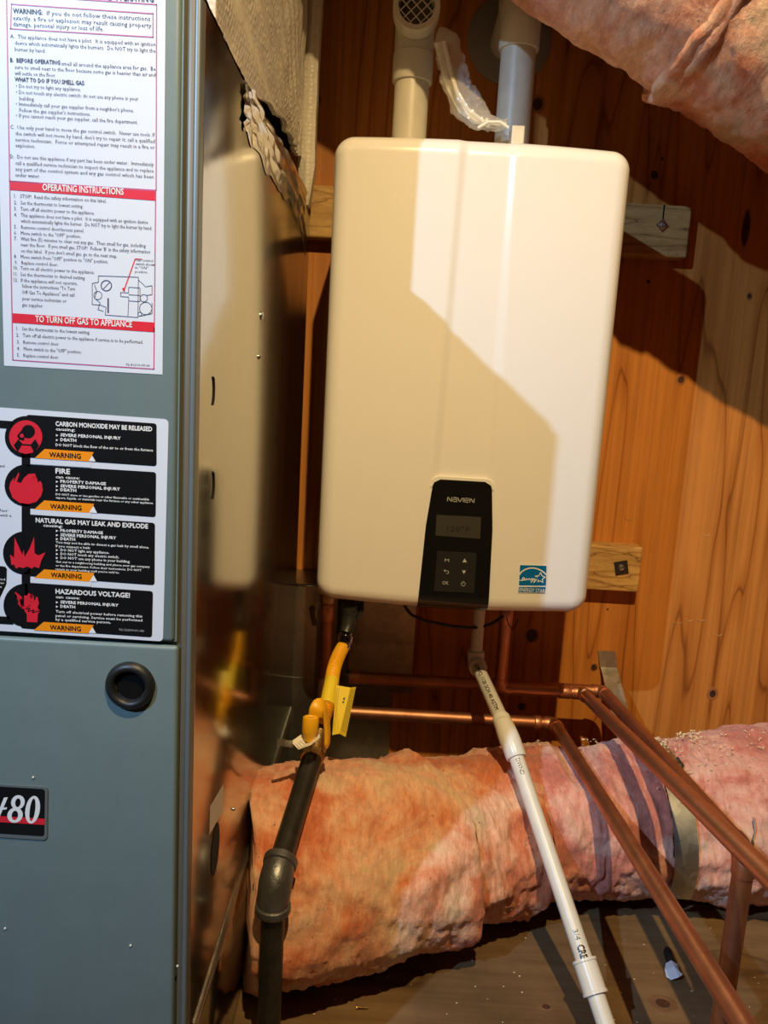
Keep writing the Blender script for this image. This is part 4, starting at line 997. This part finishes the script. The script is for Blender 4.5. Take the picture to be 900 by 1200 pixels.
def pipe_text(s, p0, d, r, h, ang, parent, name, m=M['blk_print'], length=None, bold=0):
    """lettering wrapped on a pipe; the text reads along +d"""
    d = Vector(d).normalized(); side = d.cross(-CF).normalized()
    b = BM(); text_bm(b, s, (0, 0, 0), length, h, (1, 0, 0), (0, 1, 0), bold=bold, res=2)
    tow = (CC - Vector(p0)); tow = (tow - d * tow.dot(d)).normalized(); sd = d.cross(tow)
    bmesh.ops.subdivide_edges(b, edges=[e for e in b.edges if e.calc_length() > .0012], cuts=3)
    bmesh.ops.triangulate(b, faces=b.faces[:])
    for v in b.verts:
        a = (v.co.y - h / 2) / r + ang
        v.co = Vector(p0) + d * v.co.x + (tow * math.cos(a) - sd * math.sin(a)) * (r + .0003 + v.co.z)
    return obj(name, b, m, parent)
pipe_text('(UPVC) 1120 SCH 40 ASTM', v1 + d1 * .03, d1, RV, .0062, 0, tp, 'pipe_print', length=(v2 - v1).length - .055, bold=.02)
pipe_text('DWND', e_ + dv * .004, dv, RV, .0062, .1, tp, 'pipe_print', length=.024)
c2 = v2a + dv * ((at(675, 1093, .88) - v2a).dot(dv))
pipe_text('3/4', c2 - dv * .004, dv, RV, .0065, .1, tp, 'pipe_print', length=.012)
pipe_text('CREA', c2 + dv * .014, dv, RV, .0085, .1, tp, 'pipe_print', length=.021, bold=.05)

# ------------------------------------------------------------ gas line
RG = .0137
g0 = Vector((at(318, 1120, .79).x, .79, 0)); g1 = Vector((g0.x, .79, at(321, 1035, .79).z)); g2 = at(366, 888, .955)
dg = (g2 - g1).normalized()
tg = thing('gas_pipe', g0, 'black iron gas pipe rising from the floor beside the furnace, with a cast elbow', 'pipe')
b = BM(); tube(b, [g0, g1 - Vector((0, 0, .01))], RG, 28); obj('pipe', b, M['iron'], tg, smooth=True)
b = BM(); tube(b, [g1 + dg * .01, g2], RG, 28); obj('pipe', b, M['iron'], tg, smooth=True)
b = BM(); pa_ = g1 - Vector((0, 0, .034)); pb_ = g1 + dg * .030
tube(b, [pa_] + bend(pa_, g1, pb_, .028, 12) + [pb_], [RG * 1.28] + [RG * 1.30 + RG * .12 * math.sin(PI * i / 12) for i in range(13)] + [RG * 1.28], 32)
for p_, d_ in ((pa_ + Vector((0, 0, .008)), Vector((0, 0, -1))), (pb_ - dg * .008, dg)):
    lathe(b, p_, d_, [(-.001, RG * 1.28), (.0005, RG * 1.46), (.007, RG * 1.50), (.009, RG * 1.44), (.010, RG * 1.02)], 32)
obj('cast_elbow', b, M['castiron'], tg, smooth=True, auto=50)
# valve
tv = thing('gas_valve', g2, 'brass gas shut-off valve with a yellow lever on top of the black pipe', 'valve')
g3 = at(374, 862, .985); dgv = (g3 - g2).normalized()
b = BM(); lathe(b, g2 - dg * .004, dg, [(0, RG), (.0005, RG * 1.18), (.010, RG * 1.22), (.014, RG * 1.1)], 8); lathe(b, g2 + dg * .006, dgv, [(0, .0145), (.016, .0155), (.026, .015), (.034, .012)], 24); obj('valve_body', b, M['brass'], tv, smooth=True, auto=35)
def Gp(cx, cy, Y): return at(320 + cx / 4.5, 680 + cy / 4.5, Y)
b = BM(); pts = [Gp(*p, y) for p, y in (((222, 712), .945), ((228, 680), .945), ((246, 655), .95), ((268, 668), .955), ((278, 712), .958), ((284, 770), .958), ((286, 830), .956), ((282, 885), .952))]
fine = []
for i in range(len(pts) - 1):
    for k in range(4): fine.append(pts[i].lerp(pts[i + 1], k / 4))
fine.append(pts[-1]); sm_ = [fine[0]] + [(fine[i - 1] + fine[i] + fine[i + 1]) / 3 for i in range(1, len(fine) - 1)] + [fine[-1]]
rd = [.0066 + .0016 * min(1, i / (len(sm_) - 1) * 1.3) for i in range(len(sm_))]; rd[-1] = .004; rd[-2] = .0068
tube(b, sm_, rd, 20, flat=(.45, 1.35), up=(0, -1, 0)); obj('lever', b, M['yellow'], tv, smooth=True)
c = Gp(200, 722, .925); dn = (Gp(190, 850, .918) - c).normalized()
b = BM(); lathe(b, c, dn, [(.002, 0), (.002, .0062), (0, .0070), (-.0012, .0085), (0, .0101), (.003, .0106), (.019, .0104), (.022, .0085), (.030, .0060), (.031, 0)], 24)
box(b, c.x - .0035, c.x + .0028, c.y - .0118, c.y - .006, c.z - .030, c.z - .006, .001, 1); obj('test_cap', b, M['yellow'], tv, smooth=True, auto=40)
b = BM(); lathe(b, c - dn * -.0015, dn, [(-.001, 0), (-.001, .004), (.001, .0058)], 6); obj('hex_plug', b, M['steel'], tv)
b = BM(); text_bm(b, 'OFF', c + Vector((-.003, -.0122, -.020)), .0055, .0035, bold=.01); obj('cap_lettering', b, M['brass'], tv)
# paper tag on a grey tie
tt = thing('paper_tag', Gp(160, 860, .93), 'small cream paper tag tied round the valve below its yellow cap', 'tag')
b = BM(); pts = [Gp(*p, y) for p, y in (((95, 850), .915), ((135, 892), .908), ((200, 868), .905), ((248, 830), .912), ((247, 808), .93), ((200, 830), .925), ((150, 812), .925))]
poly(b, pts, .0006, (0, -1, 0)); bmesh.ops.triangulate(b, faces=b.faces[:]); obj('tag_card', b, M['paper'], tt)
b = BM()
for k in range(4): 
    p0 = Gp(118 + k * 12, 862 - k * 7, .903); p1 = Gp(140 + k * 12, 884 - k * 9, .902); tube(b, [p0, p1], .0003, 5)
obj('tag_print', b, M['ink'], tt)
b = BM(); ribbon(b, [Gp(22, 852, .90), Gp(60, 858, .905), Gp(105, 866, .914)], .0042, .0008, side=(0, .3, 1)); obj('grey_tie', b, M['galv'], tt)
# corrugated hose
th = thing('gas_hose', at(400, 760, 1.15), 'yellow corrugated gas connector from the valve up to the heater', 'hose')
hp = [at(378, 845, 1.00), at(383, 826, 1.02), at(388, 803, 1.05), at(391, 785, 1.09), at(396, 770, 1.12), at(403, 756, 1.15)]
fine = []
for i in range(len(hp) - 1):
    for k in range(60): 
        t_ = k / 60
        p0, p1, p2, p3 = hp[max(i - 1, 0)], hp[i], hp[i + 1], hp[min(i + 2, len(hp) - 1)]
        fine.append(.5 * ((2 * p1) + (p2 - p0) * t_ + (2 * p0 - 5 * p1 + 4 * p2 - p3) * t_ * t_ + (3 * p1 - p0 - 3 * p2 + p3) * t_ ** 3))
fine.append(hp[-1]); ln = 0; rd = []
for i, p in enumerate(fine):
    if i: ln += (p - fine[i - 1]).length
    rd.append(.0088 + .0020 * math.sin(ln / .0038 * 2 * PI))
b = BM(); tube(b, fine, rd, 24); obj('corrugated_tube', b, M['yellow'], th, smooth=True, auto=180)
tp_ = fine[-1]; de = (Vector((at(413, 720, 1.17).x, 1.17, HZ0)) - tp_).normalized()
b = BM(); lathe(b, tp_ - de * .006, de, [(0, .0095), (.001, .0130), (.006, .0136), (.007, .0118), (.010, .0118), (.011, .0138), (.022, .0138), (.023, .011), (.026, .011)], 8 * 3); obj('flare_nut', b, M['chrome'], th, smooth=True, auto=30)
b = BM(); c = tp_ + de * .018; xt = c.x + .004
tube(b, [c, Vector((xt, 1.165, c.z + .014)), Vector((xt + .002, 1.17, HZ0 + .001))], [.0118, .0130, .0130], 24); lathe(b, (xt + .002, 1.17, HZ0 - .012), (0, 0, -1), [(0, .0175), (.010, .0175), (.011, .0145), (.014, .0145)], 6); lathe(b, (xt + .0015, 1.169, HZ0 - .022), (0, 0, -1), [(0, .0135), (.001, .0155), (.006, .0155), (.007, .0135)], 24); obj('inlet_fitting', b, M['iron'], th, smooth=True, auto=35)
b = BM(); ribbon(b, [Vector((xt + .018, 1.162, HZ0 - .002)), Vector((xt + .019, 1.160, HZ0 - .018)), Vector((xt + .014, 1.158, HZ0 - .034))], .0028, .004); obj('inlet_lever', b, M['iron'], th)
b = BM(); i0, i1 = 60, 135; tube(b, fine[i0:i1], .0108, 24); obj('sleeve_label', b, M['yellowtag'], th, smooth=True)
fa = [Gp(333, 553, 1.035), Gp(408, 566, 1.030), Gp(350, 808, .994), Gp(312, 815, .996)]; fb = [fa[1], Gp(437, 562, 1.040), Gp(383, 826, 1.002), fa[2]]
b = BM(); poly(b, fa, .0005, (0, -1, 0)); bmesh.ops.triangulate(b, faces=b.faces[:]); fl = obj('flag_label', b, M['yellowtag'], th)
b = BM(); poly(b, fb, .0005, (0, -1, 0)); bmesh.ops.triangulate(b, faces=b.faces[:]); obj('flag_label', b, M['yellowtag'], th)
b = BM()
def dash(q, u, v0, v1, wd=.0008):
    f = lambda uu, vv: q[0].lerp(q[1], uu).lerp(q[3].lerp(q[2], uu), vv) + Vector((0, -.0016, 0))
    du = wd / (q[1] - q[0]).length / 2; poly(b, [f(u - du, v0), f(u + du, v0), f(u + du, v1), f(u - du, v1)])
for q, us_ in ((fa, (.10, .22)), (fb, (.18, .38, .60, .80))):
    for u in us_:
        v_ = .05
        while v_ < .90:
            l_ = random.uniform(.02, .06); dash(q, u, v_, min(.94, v_ + l_), .0006); v_ += l_ + .015
dash(fa, .72, .22, .27, .003); dash(fa, .70, .30, .34, .003)
for c_ in (-.005, -.001, .003):
    i = i0 + 6
    while i < i1 - 8:
        l_ = random.randint(2, 5); a_, e_2 = fine[i] + Vector((c_, -.0105, .004)), fine[i + l_] + Vector((c_, -.0105, .004)); tube(b, [a_, e_2], .0003, 4); i += l_ + 2
obj('flag_print', b, M['ink'], th)['kind'] = 'stuff'

# ------------------------------------------------------------ litter on the floor
t = thing('zip_tie_tag', atZ(788, 1140, 0), 'crumpled white tag with a black plug lying on the floor between the pipes', 'tag')
b = BM(); c = atZ(789, 1140, .006); vv = []
for k in range(9):
    a = k * 2 * PI / 9; vv.append(c + Vector((.013 * math.cos(a) * random.uniform(.7, 1.1), .016 * math.sin(a) * random.uniform(.7, 1.1), random.uniform(-.004, .008))))
top = b.verts.new(c + Vector((.001, 0, .010))); bot = b.verts.new(c + Vector((0, 0, -.005))); vb = [b.verts.new(v) for v in vv]
for k in range(9): b.faces.new((vb[k], vb[(k + 1) % 9], top)); b.faces.new((vb[(k + 1) % 9], vb[k], bot))
obj('crumpled_paper', b, M['label'], t)
b = BM(); c0, c1 = atZ(786, 1130, .007), atZ(782, 1112, .008); tube(b, [c0, c0.lerp(c1, .2), c0.lerp(c1, .8), c1], [.004, .0062, .0066, .004], 12); obj('plug', b, M['blackm'], t, smooth=True)
b = BM()
for _ in range(55):
    px, py = random.uniform(330, 890), random.uniform(1085, 1198)
    p = atZ(px, py, .0008); s = random.uniform(.0004, .0011)
    bmesh.ops.create_icosphere(b, subdivisions=1, radius=s, matrix=Matrix.Translation(p) @ Matrix.Diagonal((1.6, 1, .6, 1)))
o = obj('floor_grit', b, M['shav'], None); o['kind'] = 'stuff'; tag(o, 'specks of sawdust and grit scattered on the plywood floor', 'debris')
c = atZ(426, 1181, .003); b = BM(); tube(b, [c + Vector((-.008, 0, 0)), c + Vector((.006, 0, 0))], [.0016, .0010], 8); lathe(b, c + Vector((-.008, 0, 0)), (-1, 0, 0), [(0, .003), (.0015, .003)], 10)
tag(obj('loose_screw', b, M['brass'], None, smooth=True), 'small brass-coloured screw lying on the floor in front of the duct', 'screw')
